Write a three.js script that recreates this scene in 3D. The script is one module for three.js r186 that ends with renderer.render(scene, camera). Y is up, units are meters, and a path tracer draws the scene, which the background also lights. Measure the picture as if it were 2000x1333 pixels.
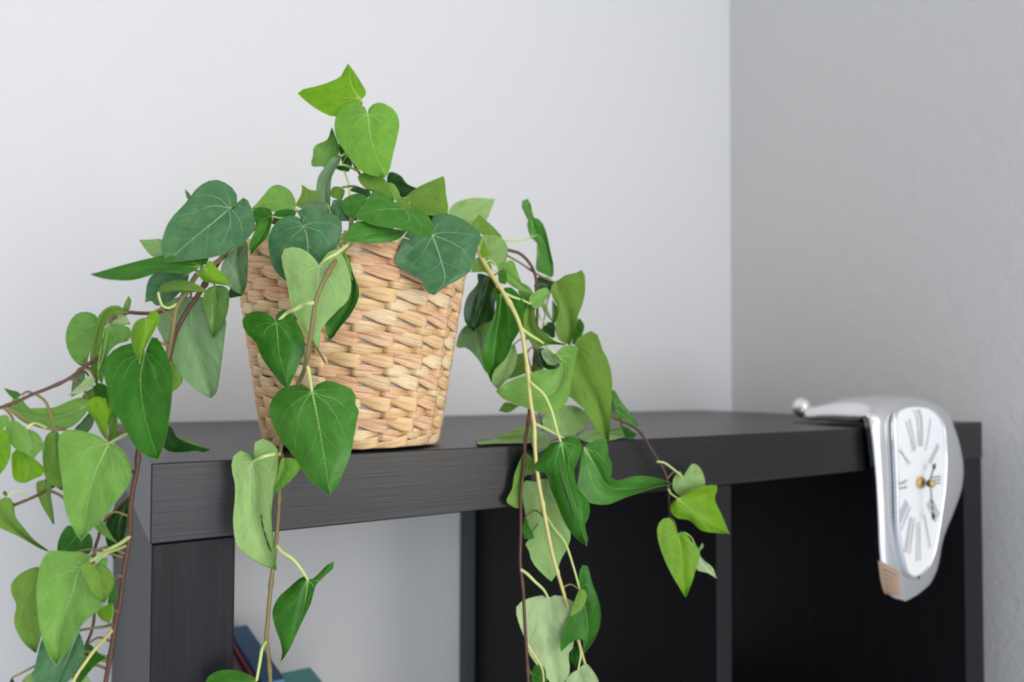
import * as THREE from 'three';
import { RoundedBoxGeometry } from 'three/addons/geometries/RoundedBoxGeometry.js';
import { mergeGeometries } from 'three/addons/utils/BufferGeometryUtils.js';
import { RectAreaLightUniformsLib } from 'three/addons/lights/RectAreaLightUniformsLib.js';
import { ImprovedNoise } from 'three/addons/math/ImprovedNoise.js';

// ---------------------------------------------------------------- camera, sky, light, exposure
const scene = new THREE.Scene();
const FOCAL = 1377.56, PIX_W = 2000, PIX_H = 1333, SHIFT = 49.742;
const camera = new THREE.PerspectiveCamera(2 * Math.atan(PIX_H / 2 / FOCAL) * 180 / Math.PI, PIX_W / PIX_H, 0.02, 40);
camera.position.set(-0.02994, 0.03785, 0.37294);
camera.rotation.set(0.02559, -0.55131, 0.00301, 'YXZ');
camera.setViewOffset(PIX_W, PIX_H, 0, -SHIFT, PIX_W, PIX_H);
camera.focus = 0.365;
camera.userData.fStop = 6.5;
camera.updateMatrixWorld(true);

const renderer = new THREE.WebGLRenderer({ antialias: true });
renderer.toneMapping = THREE.LinearToneMapping;
renderer.toneMappingExposure = 0.875;
renderer.shadowMap.enabled = true;
RectAreaLightUniformsLib.init();

scene.background = new THREE.Color(0.80, 0.88, 1.0);
scene.backgroundIntensity = 1.5;

const WIN1 = { z0: 1.15, z1: 2.35, y0: -0.45, y1: 0.95 };           // window in the right-hand wall, nearer the viewer than the frame
const WIN2 = { x0: -0.75, x1: 0.72, y0: -0.68, y1: 1.05 };          // window added in the wall behind the viewer, for fill light
const ROOM = { x0: -2.3, x1: 0.8486, z0: -0.394, z1: 2.9, y0: -0.772, y1: 1.75 };
const day1 = new THREE.RectAreaLight(new THREE.Color(1.0, 0.925, 0.80), 6.0, WIN1.z1 - WIN1.z0 - 0.1, WIN1.y1 - WIN1.y0 - 0.1);
day1.position.set(ROOM.x1 - 0.004, (WIN1.y0 + WIN1.y1) / 2, (WIN1.z0 + WIN1.z1) / 2);
day1.lookAt(day1.position.x - 1, day1.position.y, day1.position.z);
day1.castShadow = true; scene.add(day1);
const day2 = new THREE.RectAreaLight(new THREE.Color(0.94, 0.955, 0.97), 4.9, WIN2.x1 - WIN2.x0 - 0.1, WIN2.y1 - WIN2.y0 - 0.1);  // fill light set into the added window
day2.position.set((WIN2.x0 + WIN2.x1) / 2, (WIN2.y0 + WIN2.y1) / 2, ROOM.z1 - 0.004);
day2.lookAt(day2.position.x, day2.position.y, day2.position.z - 1);
day2.castShadow = true; scene.add(day2);

// ---------------------------------------------------------------- helpers
let seedN = 20240517;
const rnd = (a = 0, b = 1) => { seedN = (Math.imul(seedN, 1664525) + 1013904223) >>> 0; return a + (b - a) * seedN / 4294967296; };
const noise3 = new ImprovedNoise();
const V3 = (x, y, z) => new THREE.Vector3(x, y, z);
const taken = new Map();
const numbered = (n) => { const k = taken.get(n) || 0; taken.set(n, k + 1); return k ? n + '_' + String(k).padStart(3, '0') : n; };
function mesh(name, g, m, parent) { const o = new THREE.Mesh(g, m); o.name = parent ? name : numbered(name); o.castShadow = o.receiveShadow = true; (parent || scene).add(o); return o; }
function tag(o, label, category, group) { o.userData = { label, category }; if (group) o.userData.group = group; return o; }
function struct(o) { o.userData.kind = 'structure'; return o; }
function thing(name, label, category, x = 0, y = 0, z = 0, group) { const g = new THREE.Group(); g.name = numbered(name); g.position.set(x, y, z); scene.add(g); return tag(g, label, category, group); }

// the viewing ray through a place in the photograph, met with a plane of the room (z in metres)
const camR = new THREE.Matrix4().extractRotation(camera.matrixWorld), EYE = camera.position.clone();
const ray = (px, py) => V3((px - 1000) / FOCAL, -(py - 666.5 - SHIFT) / FOCAL, -1).applyMatrix4(camR);
const depthAtZ = (px, py, z) => (z - EYE.z) / ray(px, py).z;
const atDepth = (px, py, d) => ray(px, py).multiplyScalar(d).add(EYE);
const atZ = (px, py, z) => atDepth(px, py, depthAtZ(px, py, z));

function canvasTex(w, h, draw, srgb = true) {
  const c = document.createElement('canvas'); c.width = w; c.height = h;
  draw(c.getContext('2d'), w, h);
  const t = new THREE.CanvasTexture(c);
  if (srgb) t.colorSpace = THREE.SRGBColorSpace;
  t.wrapS = t.wrapT = THREE.RepeatWrapping; t.magFilter = THREE.LinearFilter;
  return t;
}
function dataTex(w, h, f) {
  const d = new Uint8Array(w * h * 4);
  for (let y = 0; y < h; y++) for (let x = 0; x < w; x++) { const v = Math.max(0, Math.min(255, Math.round(255 * f(x / w, y / h)))), o = (y * w + x) * 4; d[o] = d[o + 1] = d[o + 2] = v; d[o + 3] = 255; }
  const t = new THREE.DataTexture(d, w, h); t.wrapS = t.wrapT = THREE.RepeatWrapping; t.magFilter = THREE.LinearFilter; t.needsUpdate = true; return t;
}
// value noise that repeats after n cells
const cells = (n, m) => { const a = []; for (let i = 0; i < n * m; i++) a.push(rnd()); return (u, v) => {
  const x = u * n, y = v * m, i = Math.floor(x), j = Math.floor(y), s = (t) => t * t * (3 - 2 * t), fx = s(x - i), fy = s(y - j), g = (p, q) => a[((q % m) + m) % m * n + ((p % n) + n) % n];
  return (g(i, j) * (1 - fx) + g(i + 1, j) * fx) * (1 - fy) + (g(i, j + 1) * (1 - fx) + g(i + 1, j + 1) * fx) * fy; }; };

// a box with softened edges whose uv are metres, u along the grain axis
function board(w, h, d, grain = 'x', r = 0.0007) {
  const g = new RoundedBoxGeometry(w, h, d, 2, r), p = g.attributes.position, n = g.attributes.normal, uv = g.attributes.uv;
  for (let i = 0; i < p.count; i++) {
    const q = { x: p.getX(i), y: p.getY(i), z: p.getZ(i) }, m = { x: Math.abs(n.getX(i)), y: Math.abs(n.getY(i)), z: Math.abs(n.getZ(i)) };
    const face = m.x >= m.y && m.x >= m.z ? 'x' : m.y >= m.z ? 'y' : 'z', axes = ['x', 'y', 'z'].filter((k) => k !== face);
    const u = axes.includes(grain) ? grain : axes[0], v = axes.find((k) => k !== u);
    uv.setXY(i, q[u] + w * 1.7, q[v] + d * 2.3 + h);
  }
  return g;
}
const boxAt = (x0, x1, y0, y1, z0, z1, grain) => board(x1 - x0, y1 - y0, z1 - z0, grain).translate((x0 + x1) / 2, (y0 + y1) / 2, (z0 + z1) / 2);

// ---------------------------------------------------------------- the room
const plasterN1 = cells(96, 96), plasterN2 = cells(24, 24), plasterN3 = cells(256, 128);
const plasterTex = dataTex(512, 512, (u, v) => 0.45 * plasterN1(u, v) + 0.35 * plasterN2(u, v) + 0.2 * plasterN3(u, v));
plasterTex.repeat.set(1 / 0.35, 1 / 0.35);
const paint = (c, bump) => new THREE.MeshStandardMaterial({ color: c, roughness: 0.72, bumpMap: plasterTex, bumpScale: bump });
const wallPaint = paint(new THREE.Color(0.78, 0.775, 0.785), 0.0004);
const shadedPaint = paint(new THREE.Color(0.70, 0.695, 0.69), 0.0006);  // same wall paint, darkened: the right wall's shade is put into the colour
const white = new THREE.MeshStandardMaterial({ color: new THREE.Color(0.82, 0.82, 0.81), roughness: 0.5 });
const T = 0.12;
struct(mesh('wall_back', boxAt(ROOM.x0 - T, ROOM.x1 + T, ROOM.y0 - T, ROOM.y1 + T, ROOM.z0 - T, ROOM.z0, 'x'), wallPaint));
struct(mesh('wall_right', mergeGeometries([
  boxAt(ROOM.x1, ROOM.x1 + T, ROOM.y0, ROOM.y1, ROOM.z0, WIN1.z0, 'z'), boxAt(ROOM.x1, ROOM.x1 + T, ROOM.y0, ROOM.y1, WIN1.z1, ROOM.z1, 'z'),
  boxAt(ROOM.x1, ROOM.x1 + T, ROOM.y0, WIN1.y0, WIN1.z0, WIN1.z1, 'z'), boxAt(ROOM.x1, ROOM.x1 + T, WIN1.y1, ROOM.y1, WIN1.z0, WIN1.z1, 'z')]), shadedPaint));
struct(mesh('wall_left', boxAt(ROOM.x0 - T, ROOM.x0, ROOM.y0, ROOM.y1, ROOM.z0, ROOM.z1, 'z'), wallPaint));
struct(mesh('wall_front', mergeGeometries([
  boxAt(ROOM.x0 - T, WIN2.x0, ROOM.y0, ROOM.y1, ROOM.z1, ROOM.z1 + T, 'x'), boxAt(WIN2.x1, ROOM.x1 + T, ROOM.y0, ROOM.y1, ROOM.z1, ROOM.z1 + T, 'x'),
  boxAt(WIN2.x0, WIN2.x1, ROOM.y0, WIN2.y0, ROOM.z1, ROOM.z1 + T, 'x'), boxAt(WIN2.x0, WIN2.x1, WIN2.y1, ROOM.y1, ROOM.z1, ROOM.z1 + T, 'x')]), wallPaint));
struct(mesh('floor', boxAt(ROOM.x0 - T, ROOM.x1 + T, ROOM.y0 - T, ROOM.y0, ROOM.z0, ROOM.z1 + T, 'x'), new THREE.MeshStandardMaterial({ color: new THREE.Color(0.58, 0.65, 0.75), roughness: 0.8 })));
struct(mesh('ceiling', boxAt(ROOM.x0 - T, ROOM.x1 + T, ROOM.y1, ROOM.y1 + T, ROOM.z0, ROOM.z1 + T, 'x'), white));
const paneMat = new THREE.MeshPhysicalMaterial({ color: 0xffffff, roughness: 0, transmission: 1, thickness: 0 });
for (const [n, turn, cx, cy, cz, w, h] of [[1, -Math.PI / 2, ROOM.x1 + 0.06, (WIN1.y0 + WIN1.y1) / 2, (WIN1.z0 + WIN1.z1) / 2, WIN1.z1 - WIN1.z0, WIN1.y1 - WIN1.y0], [2, Math.PI, (WIN2.x0 + WIN2.x1) / 2, (WIN2.y0 + WIN2.y1) / 2, ROOM.z1 + 0.06, WIN2.x1 - WIN2.x0, WIN2.y1 - WIN2.y0]]) {
  const win = new THREE.Group(); win.name = 'window_' + n; win.position.set(cx, cy, cz); win.rotation.y = turn; struct(win); scene.add(win);  // the second window is added, to carry the fill light
  mesh('window_frame', mergeGeometries([boxAt(-w / 2, w / 2, -h / 2, -h / 2 + 0.05, -0.03, 0.03), boxAt(-w / 2, w / 2, h / 2 - 0.05, h / 2, -0.03, 0.03), boxAt(-w / 2, -w / 2 + 0.05, -h / 2 + 0.05, h / 2 - 0.05, -0.03, 0.03), boxAt(w / 2 - 0.05, w / 2, -h / 2 + 0.05, h / 2 - 0.05, -0.03, 0.03), boxAt(-0.025, 0.025, -h / 2 + 0.05, h / 2 - 0.05, -0.02, 0.02)]), white, win);
  for (const s of [-1, 1]) mesh('pane', new THREE.BoxGeometry(w / 2 - 0.075, h - 0.1, 0.004).translate(s * (w / 4 - 0.0125), 0, 0), paneMat, win);
}

// ---------------------------------------------------------------- the shelf unit
const SH = { w: 0.7785, d: 0.39, t: 0.038, h: 0.768, div: 0.0167 };
const grainA = cells(8, 160), grainB = cells(20, 300), grainC = cells(90, 256);
const grainF = (u, v) => 0.5 * grainA(u, v) + 0.3 * grainB(u, v) + 0.2 * grainC(u, v);
const grainTex = dataTex(1024, 512, grainF);
grainTex.repeat.set(1 / 0.30, 1 / 0.11);
const grainArt = (base) => canvasTex(512, 256, (c, w, h) => { c.fillStyle = base; c.fillRect(0, 0, w, h); for (let i = 0; i < 900; i++) { const l = rnd() < 0.5; c.strokeStyle = l ? 'rgba(52,48,53,0.20)' : 'rgba(12,10,13,0.25)'; c.lineWidth = rnd(0.5, 1.6); const y = rnd(0, h), x = rnd(-80, w), k = rnd(40, 220); c.beginPath(); c.moveTo(x, y); c.lineTo(x + k, y + rnd(-2, 2)); c.stroke(); } });
const grainColor = grainArt('#121114');
grainColor.repeat.set(1 / 0.30, 1 / 0.11);
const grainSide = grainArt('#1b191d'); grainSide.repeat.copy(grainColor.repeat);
const wood = new THREE.MeshPhysicalMaterial({ map: grainColor, roughness: 0.34, bumpMap: grainTex, bumpScale: 0.00006, specularIntensity: 0.85 });
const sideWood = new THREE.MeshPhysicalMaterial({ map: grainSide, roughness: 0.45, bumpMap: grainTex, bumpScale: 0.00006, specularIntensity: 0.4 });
const shelf = thing('shelf_unit', 'black-brown wood-grain cube shelving unit standing in the corner', 'shelf');
const flat = 0.0015;
mesh('top_panel', boxAt(0, SH.w, -SH.t, 0, -SH.d, 0, 'x'), wood, shelf);
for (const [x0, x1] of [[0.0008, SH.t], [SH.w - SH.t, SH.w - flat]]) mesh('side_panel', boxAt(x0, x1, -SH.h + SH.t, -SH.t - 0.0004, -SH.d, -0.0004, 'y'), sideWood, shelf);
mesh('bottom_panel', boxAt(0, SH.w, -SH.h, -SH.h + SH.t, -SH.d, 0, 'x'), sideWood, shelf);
const MID = -0.3845;
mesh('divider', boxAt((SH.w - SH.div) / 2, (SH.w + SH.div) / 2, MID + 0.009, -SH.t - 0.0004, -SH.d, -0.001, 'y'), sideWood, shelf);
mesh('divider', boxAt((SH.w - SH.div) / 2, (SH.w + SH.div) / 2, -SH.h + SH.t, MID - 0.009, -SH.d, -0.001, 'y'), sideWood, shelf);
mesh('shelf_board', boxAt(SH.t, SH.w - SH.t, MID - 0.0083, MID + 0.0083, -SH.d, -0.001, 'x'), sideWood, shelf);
mesh('shade_strip', boxAt((SH.w - SH.div) / 2 - 0.0135, (SH.w - SH.div) / 2 - 0.0002, MID + 0.009, -SH.t - 0.0006, -SH.d, -SH.d + 0.012, 'y'), new THREE.MeshStandardMaterial({ color: new THREE.Color(0.075, 0.085, 0.10), roughness: 0.5 }), shelf);  // added dark strip in place of the shade behind the divider

// books and boxes standing in the open cube behind the near post
const FLOOR1 = MID + 0.0084;
const blueBox = thing('slipcase', 'dark blue slipcase standing beside the red book in the open cube', 'box', 0.1065, FLOOR1, -0.285);
{
  const top = -0.199 - FLOOR1;
  mesh('case', board(0.019, top, 0.15, 'y', 0.002).translate(0, top / 2, 0), new THREE.MeshStandardMaterial({ color: new THREE.Color(0.10, 0.27, 0.52), roughness: 0.6 }), blueBox);
  mesh('paper_band', board(0.0198, 0.05, 0.1508, 'y', 0.001).translate(0, 0.09, 0), new THREE.MeshStandardMaterial({ color: new THREE.Color(0.14, 0.32, 0.58), roughness: 0.7 }), blueBox);
}
const redBook = thing('book', 'thick book with a dark red cover and pinkish pages next to the blue slipcase', 'book', 0.0755, FLOOR1, -0.285);
{
  const h = -0.199 - FLOOR1, red = new THREE.MeshStandardMaterial({ color: new THREE.Color(0.42, 0.02, 0.05), roughness: 0.55 });
  for (const s of [-1, 1]) mesh('cover', board(0.0035, h, 0.15, 'y', 0.001).translate(s * 0.0185, h / 2, 0), red, redBook);
  mesh('spine', board(0.0405, h, 0.004, 'y', 0.0015).translate(0, h / 2, 0.0765), red, redBook);
  mesh('page_block', board(0.0333, h - 0.004, 0.145, 'y', 0.001).translate(0, h / 2 - 0.001, 0), new THREE.MeshStandardMaterial({ color: new THREE.Color(0.42, 0.34, 0.34), roughness: 0.9 }), redBook);
}
const tealBox = thing('storage_box', 'small turquoise box with a lid in front of the blue slipcase', 'box', 0.135, FLOOR1, -0.235);
{
  const h = -0.2155 - FLOOR1, teal = new THREE.MeshStandardMaterial({ color: new THREE.Color(0.20, 0.78, 0.66), roughness: 0.5 });
  mesh('box_body', board(0.032, h - 0.02, 0.06, 'y', 0.002).translate(0, (h - 0.02) / 2, 0), teal, tealBox);
  mesh('lid', board(0.035, 0.019, 0.063, 'y', 0.003).translate(0, h - 0.0095, 0), teal, tealBox);
}

// ---------------------------------------------------------------- the woven basket
const POT = { x: 0.1165, z: -0.054, r0: 0.0512, r1: 0.0692, h: 0.117 };
const potR = (y) => POT.r0 + (POT.r1 - POT.r0) * Math.max(0, y) / POT.h;
const strawTex = canvasTex(512, 128, (c, w, h) => {
  c.fillStyle = '#f3e6d0'; c.fillRect(0, 0, w, h);
  for (let i = 0; i < 260; i++) { const y = rnd(0, h), s = rnd(-10, 10); c.strokeStyle = rnd() < 0.55 ? `rgba(150,95,50,${rnd(0.05, 0.3)})` : `rgba(255,246,226,${rnd(0.1, 0.4)})`; c.lineWidth = rnd(0.6, 3); const x = rnd(-60, w * 0.7), l = rnd(60, 420); c.beginPath(); c.moveTo(x, y); c.quadraticCurveTo(x + l / 2, y + s * 0.2, x + l, y + s); c.stroke(); }
  for (let i = 0; i < 15; i++) { const y = rnd(0, h); c.strokeStyle = `rgba(84,46,20,${rnd(0.5, 0.85)})`; c.lineWidth = rnd(0.8, 1.8); const x = rnd(-60, w * 0.45); c.beginPath(); c.moveTo(x, y); c.quadraticCurveTo(x + 120, y + rnd(-3, 3), x + rnd(150, 360), y + rnd(-9, 9)); c.stroke(); }
  for (let i = 0; i < 60; i++) { c.fillStyle = `rgba(140,85,45,${rnd(0.05, 0.22)})`; c.beginPath(); c.ellipse(rnd(0, w), rnd(0, h), rnd(1, 6), rnd(0.6, 1.6), 0, 0, 7); c.fill(); }
});
const strawBump = canvasTex(512, 128, (c, w, h) => { c.fillStyle = '#909090'; c.fillRect(0, 0, w, h); for (let i = 0; i < 240; i++) { const y = rnd(0, h), v = rnd() < 0.5 ? 30 : 220; c.strokeStyle = `rgba(${v},${v},${v},${rnd(0.1, 0.5)})`; c.lineWidth = rnd(0.8, 3); const x = rnd(-60, w * 0.7); c.beginPath(); c.moveTo(x, y); c.lineTo(x + rnd(80, 420), y + rnd(-9, 9)); c.stroke(); } }, false);
const straws = [[1.0, 0.82, 0.60], [1.0, 0.78, 0.53], [1.0, 0.75, 0.58], [0.98, 0.76, 0.49], [1.0, 0.88, 0.68], [0.97, 0.68, 0.50]].map((c, i) => {
  const m = strawTex.clone(); m.offset.set(i * 0.17, i * 0.31); m.needsUpdate = true;
  return new THREE.MeshStandardMaterial({ color: new THREE.Color(...c), map: m, roughness: 0.62, bumpMap: strawBump, bumpScale: 0.0003 });
});
const STAKES = 20, PITCH = 2 * Math.PI / STAKES, RB = 0.060;
// one flat strand of the twined weave, thick where it turns round a stake at one end and tucked behind its neighbour at the other
function strandGeo(thickAt, half, span, slant, wob) {
  const nS = 12, nR = 10, pos = [], uv = [], idx = [], ss = (a, b, x) => { const t = Math.min(1, Math.max(0, (x - a) / (b - a))); return t * t * (3 - 2 * t); };
  for (let i = 0; i <= nS; i++) {
    const s0 = i / nS, s = thickAt > 0 ? s0 : 1 - s0;                     // s runs from the tucked end to the thick end
    const hh = half * (0.48 + 0.52 * ss(-0.05, 0.6, s)) * (1 - 0.05 * ss(0.93, 1, s)), off = -0.0017 + 0.0034 * ss(0, 0.75, s) - 0.0036 * ss(0.9, 1.0, s) * ss(0.9, 1.0, s);
    const th = (s0 - 0.5) * span, yc = slant * (0.5 - s) + wob * Math.sin(s * 5);
    for (let j = 0; j < nR; j++) {
      const a = 2 * Math.PI * j / nR, ex = Math.sign(Math.cos(a)) * Math.pow(Math.abs(Math.cos(a)), 0.5), ez = Math.sign(Math.sin(a)) * Math.pow(Math.abs(Math.sin(a)), 0.7);
      const R = RB + off + ez * 0.00085;
      pos.push(R * Math.sin(th), yc + ex * hh, R * Math.cos(th) - RB);
      uv.push(s0 * 0.55, 0.5 + ex * 0.42);
    }
  }
  for (let i = 0; i < nS; i++) for (let j = 0; j < nR; j++) { const a = i * nR + j, b = i * nR + (j + 1) % nR, c = a + nR, d = b + nR; idx.push(a, b, c, b, d, c); }
  for (const e of [0, nS * nR]) for (let j = 1; j < nR - 1; j++) e ? idx.push(e, e + j, e + j + 1) : idx.push(e, e + j + 1, e + j);
  const g = new THREE.BufferGeometry();
  g.setAttribute('position', new THREE.Float32BufferAttribute(pos, 3)); g.setAttribute('uv', new THREE.Float32BufferAttribute(uv, 2)); g.setIndex(idx); g.computeVertexNormals();
  return g;
}
const rowA = [0, 1, 2].map((k) => strandGeo(1, 0.0041, PITCH * 1.15, 0.0030 + k * 0.0004, 0.00015 * k));
const rowB = [0, 1, 2].map((k) => strandGeo(-1, 0.0034, PITCH * 1.08, -0.0011 - k * 0.0003, -0.00015 * k));
const rimG = [0, 1].map((k) => strandGeo(1, 0.0028, PITCH * 1.0, 0.004, 0.0003 * k)), baseG = [0, 1].map((k) => strandGeo(1, 0.0031, PITCH * 1.25, -0.0042, 0.0003 * k));
const basket = thing('woven_basket', 'tapered basket of woven straw strands on the shelf, holding the ivy', 'basket', POT.x, 0, POT.z);
const TILT = Math.atan2(POT.r1 - POT.r0, POT.h), FACE = -0.33, behind = [];
function strand(name, g, phi, y, dr = 0, tilt = TILT) {
  const r = potR(y) + dr, m = straws[Math.min(5, Math.floor(rnd(0, 6)))], sy = rnd(0.96, 1.04);
  const M = new THREE.Matrix4().makeRotationY(phi).premultiply(new THREE.Matrix4().makeTranslation(0, y + rnd(-0.00015, 0.00015), 0));
  M.multiply(new THREE.Matrix4().makeTranslation(0, 0, r)).multiply(new THREE.Matrix4().makeRotationX(tilt)).multiply(new THREE.Matrix4().makeScale(r / RB, sy, 1));
  if (Math.cos(phi - FACE) < -0.05) { behind.push([g, M]); return; }
  const o = mesh(name, g, m, basket); M.decompose(o.position, o.quaternion, o.scale);
}
const ROWS = 9, RH = 0.01195, Y0 = 0.0075;
for (let k = 0; k < ROWS; k++) for (let s = 0; s < STAKES; s++) {
  const ph = FACE + 0.01 + s * PITCH + (k % 2 ? 0.012 : -0.008);
  strand('weave_strand', rowA[(k * 7 + s * 3) % 3], ph - 0.42 * PITCH, Y0 + RH * (k + 0.68));
  strand('weave_strand', rowB[(k * 5 + s) % 3], ph + 0.36 * PITCH, Y0 + RH * (k + 0.15), -0.0003);
}
for (let s = 0; s < 24; s++) strand('rim_strand', rimG[s % 2], s * 2 * Math.PI / 24, 0.1158, 0.0006);
for (let s = 0; s < 18; s++) strand('base_strand', baseG[s % 2], 0.1 + s * 2 * Math.PI / 18, 0.0046, -0.0002);
const back = mesh('weave_strand', mergeGeometries(behind.map(([g, M]) => g.clone().applyMatrix4(M))), straws[3], basket); back.userData.kind = 'stuff';
{
  const p = [[0.001, 0.0012], [POT.r0 - 0.004, 0.0012], [POT.r0 - 0.0022, 0.003], [potR(0.113) - 0.0022, 0.113], [potR(0.113) - 0.0034, 0.1135], [POT.r0 - 0.005, 0.004], [0.001, 0.003]].map(([x, y]) => new THREE.Vector2(x, y));
  mesh('liner', new THREE.LatheGeometry(p, 64), new THREE.MeshStandardMaterial({ color: new THREE.Color(0.50, 0.50, 0.49), roughness: 0.6 }), basket);
}

// ---------------------------------------------------------------- ivy: materials
function leafArt(base, vein, veinA, mott, scar) {
  return canvasTex(512, 512, (c, w, h) => {
    c.fillStyle = base; c.fillRect(0, 0, w, h);
    for (let i = 0; i < 420; i++) { const v = rnd() < 0.5; c.fillStyle = v ? `rgba(0,20,0,${rnd(0.01, 0.07) * mott})` : `rgba(210,240,150,${rnd(0.01, 0.06) * mott})`; c.beginPath(); c.ellipse(rnd(0, w), rnd(0, h), rnd(6, 60), rnd(6, 50), rnd(0, 3), 0, 7); c.fill(); }
    const line = (pts, w0, w1, a) => { c.strokeStyle = vein; c.lineCap = 'round'; const n = 24; const cr = new THREE.CatmullRomCurve3(pts.map((p) => V3(p[0] * w, (1 - p[1]) * h, 0))); let q = cr.getPoint(0); for (let i = 1; i <= n; i++) { const r = cr.getPoint(i / n); c.globalAlpha = a * (1 - 0.35 * i / n); c.lineWidth = w0 + (w1 - w0) * i / n; c.beginPath(); c.moveTo(q.x, q.y); c.lineTo(r.x, r.y); c.stroke(); q = r; } c.globalAlpha = 1; };
    if (scar) for (let i = 0; i < 70; i++) { const k = rnd(); c.fillStyle = `rgba(52,50,30,${rnd(0.25, 0.7)})`; c.beginPath(); c.ellipse((scar[0] + (scar[2] - scar[0]) * k) * w + rnd(-7, 7), (1 - scar[1] - (scar[3] - scar[1]) * k) * h, rnd(1, 6), rnd(4, 14), 0.1, 0, 7); c.fill(); }
    line([[0.5, 0.83], [0.503, 0.6], [0.497, 0.3], [0.5, 0.03]], 10, 3, Math.min(1, veinA * 1.15));
    for (const s of [-1, 1]) {
      const X = (x) => 0.5 + s * x;
      line([[0.5, 0.82], [X(0.14), 0.72], [X(0.27), 0.53], [X(0.33), 0.4]], 6, 1.5, veinA * 0.9);
      line([[0.5, 0.82], [X(0.18), 0.80], [X(0.35), 0.71], [X(0.43), 0.64]], 5, 1.2, veinA * 0.8);
      line([[0.5, 0.82], [X(0.12), 0.89], [X(0.24), 0.92]], 3.5, 1, veinA * 0.6);
      line([[0.5, 0.55], [X(0.1), 0.44], [X(0.2), 0.36], [X(0.25), 0.29]], 3.6, 1, veinA * 0.65);
      line([[0.5, 0.36], [X(0.07), 0.28], [X(0.15), 0.2]], 3, 0.8, veinA * 0.55);
      line([[X(0.16), 0.70], [X(0.30), 0.62], [X(0.40), 0.5]], 2.6, 0.7, veinA * 0.5);
      line([[X(0.2), 0.62], [X(0.16), 0.52], [X(0.15), 0.44]], 2.2, 0.6, veinA * 0.45);
      line([[X(0.24), 0.77], [X(0.33), 0.82], [X(0.40), 0.82]], 2.2, 0.6, veinA * 0.45);
      for (let i = 0; i < 16; i++) { const x = rnd(0.05, 0.4), y = rnd(0.2, 0.88); line([[X(x), y], [X(x + rnd(-0.03, 0.06)), y + rnd(-0.05, 0.03)], [X(x + rnd(-0.03, 0.09)), y + rnd(-0.08, 0.04)]], 1.4, 0.5, veinA * 0.28); }
    }
  });
}
const leafBump = canvasTex(512, 512, (c, w, h) => {
  c.fillStyle = '#8c8c8c'; c.fillRect(0, 0, w, h);
  for (let i = 0; i < 260; i++) { const x = rnd(0, w), y = rnd(0, h), r = rnd(16, 46), g = c.createRadialGradient(x, y, 0, x, y, r), v = rnd() < 0.6 ? 255 : 20; g.addColorStop(0, `rgba(${v},${v},${v},0.16)`); g.addColorStop(1, `rgba(${v},${v},${v},0)`); c.fillStyle = g; c.fillRect(x - r, y - r, 2 * r, 2 * r); }
  c.strokeStyle = 'rgba(215,215,215,0.45)'; c.lineWidth = 7; c.lineCap = 'round';
  const ln = (...p) => { c.beginPath(); p.forEach(([x, y], i) => i ? c.lineTo(x * w, (1 - y) * h) : c.moveTo(x * w, (1 - y) * h)); c.stroke(); };
  ln([0.5, 0.83], [0.5, 0.04]);
  for (const s of [-1, 1]) { ln([0.5, 0.82], [0.5 + s * 0.14, 0.72], [0.5 + s * 0.27, 0.53]); ln([0.5, 0.82], [0.5 + s * 0.18, 0.8], [0.5 + s * 0.35, 0.71]); c.lineWidth = 4; ln([0.5, 0.55], [0.5 + s * 0.1, 0.44], [0.5 + s * 0.2, 0.36]); }
}, false);
// [leaf colour, vein colour, vein strength, mottling, transmission, gloss]
const KINDS = {  // as in #rrggbb
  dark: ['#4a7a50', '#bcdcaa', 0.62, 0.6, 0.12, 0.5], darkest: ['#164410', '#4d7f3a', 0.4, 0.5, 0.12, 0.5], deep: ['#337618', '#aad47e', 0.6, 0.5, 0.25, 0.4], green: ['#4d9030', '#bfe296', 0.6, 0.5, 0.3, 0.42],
  mid: ['#7aae52', '#c8e29c', 0.65, 0.45, 0.35, 0.35], light: ['#90c45c', '#d4eda6', 0.72, 0.45, 0.4, 0.35], lime: ['#8cc64a', '#daf2a8', 0.7, 0.4, 0.42, 0.5], bright: ['#92c828', '#e0f092', 0.65, 0.4, 0.5, 0.35],
  under: ['#b8e08c', '#e0f2bc', 0.7, 0.35, 0.4, 0.18], bluish: ['#a6d296', '#d4ecc4', 0.65, 0.4, 0.4, 0.2], olive: ['#94c150', '#ccdf8a', 0.65, 0.45, 0.5, 0.25], pale: ['#d4ecb0', '#e8f6d0', 0.4, 0.35, 0.4, 0.18], grey: ['#75996e', '#bcd4b0', 0.5, 0.5, 0.25, 0.45],
  marked: ['#b8e08c', '#e0f2bc', 0.7, 0.35, 0.4, 0.18], scarred: ['#337618', '#aad47e', 0.6, 0.5, 0.25, 0.4],
};
const leafMat = {};
for (const [k, [base, vein, a, mott, tr, gloss]] of Object.entries(KINDS)) leafMat[k] = new THREE.MeshPhysicalMaterial({ map: leafArt(base, vein, a, mott, { marked: [0.63, 0.45, 0.58, 0.16], scarred: [0.33, 0.62, 0.40, 0.3] }[k]), roughness: 1, specularIntensity: 0.15, transmission: tr, thickness: 0, clearcoat: gloss, clearcoatRoughness: 0.24, bumpMap: leafBump, bumpScale: 0.0013, side: THREE.DoubleSide });
const backOf = { dark: 'bluish', darkest: 'mid', deep: 'light', green: 'light', mid: 'under', light: 'under', lime: 'under', bright: 'lime', under: 'green', bluish: 'deep', olive: 'green', pale: 'lime', grey: 'mid', marked: 'green', scarred: 'light' };
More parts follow.
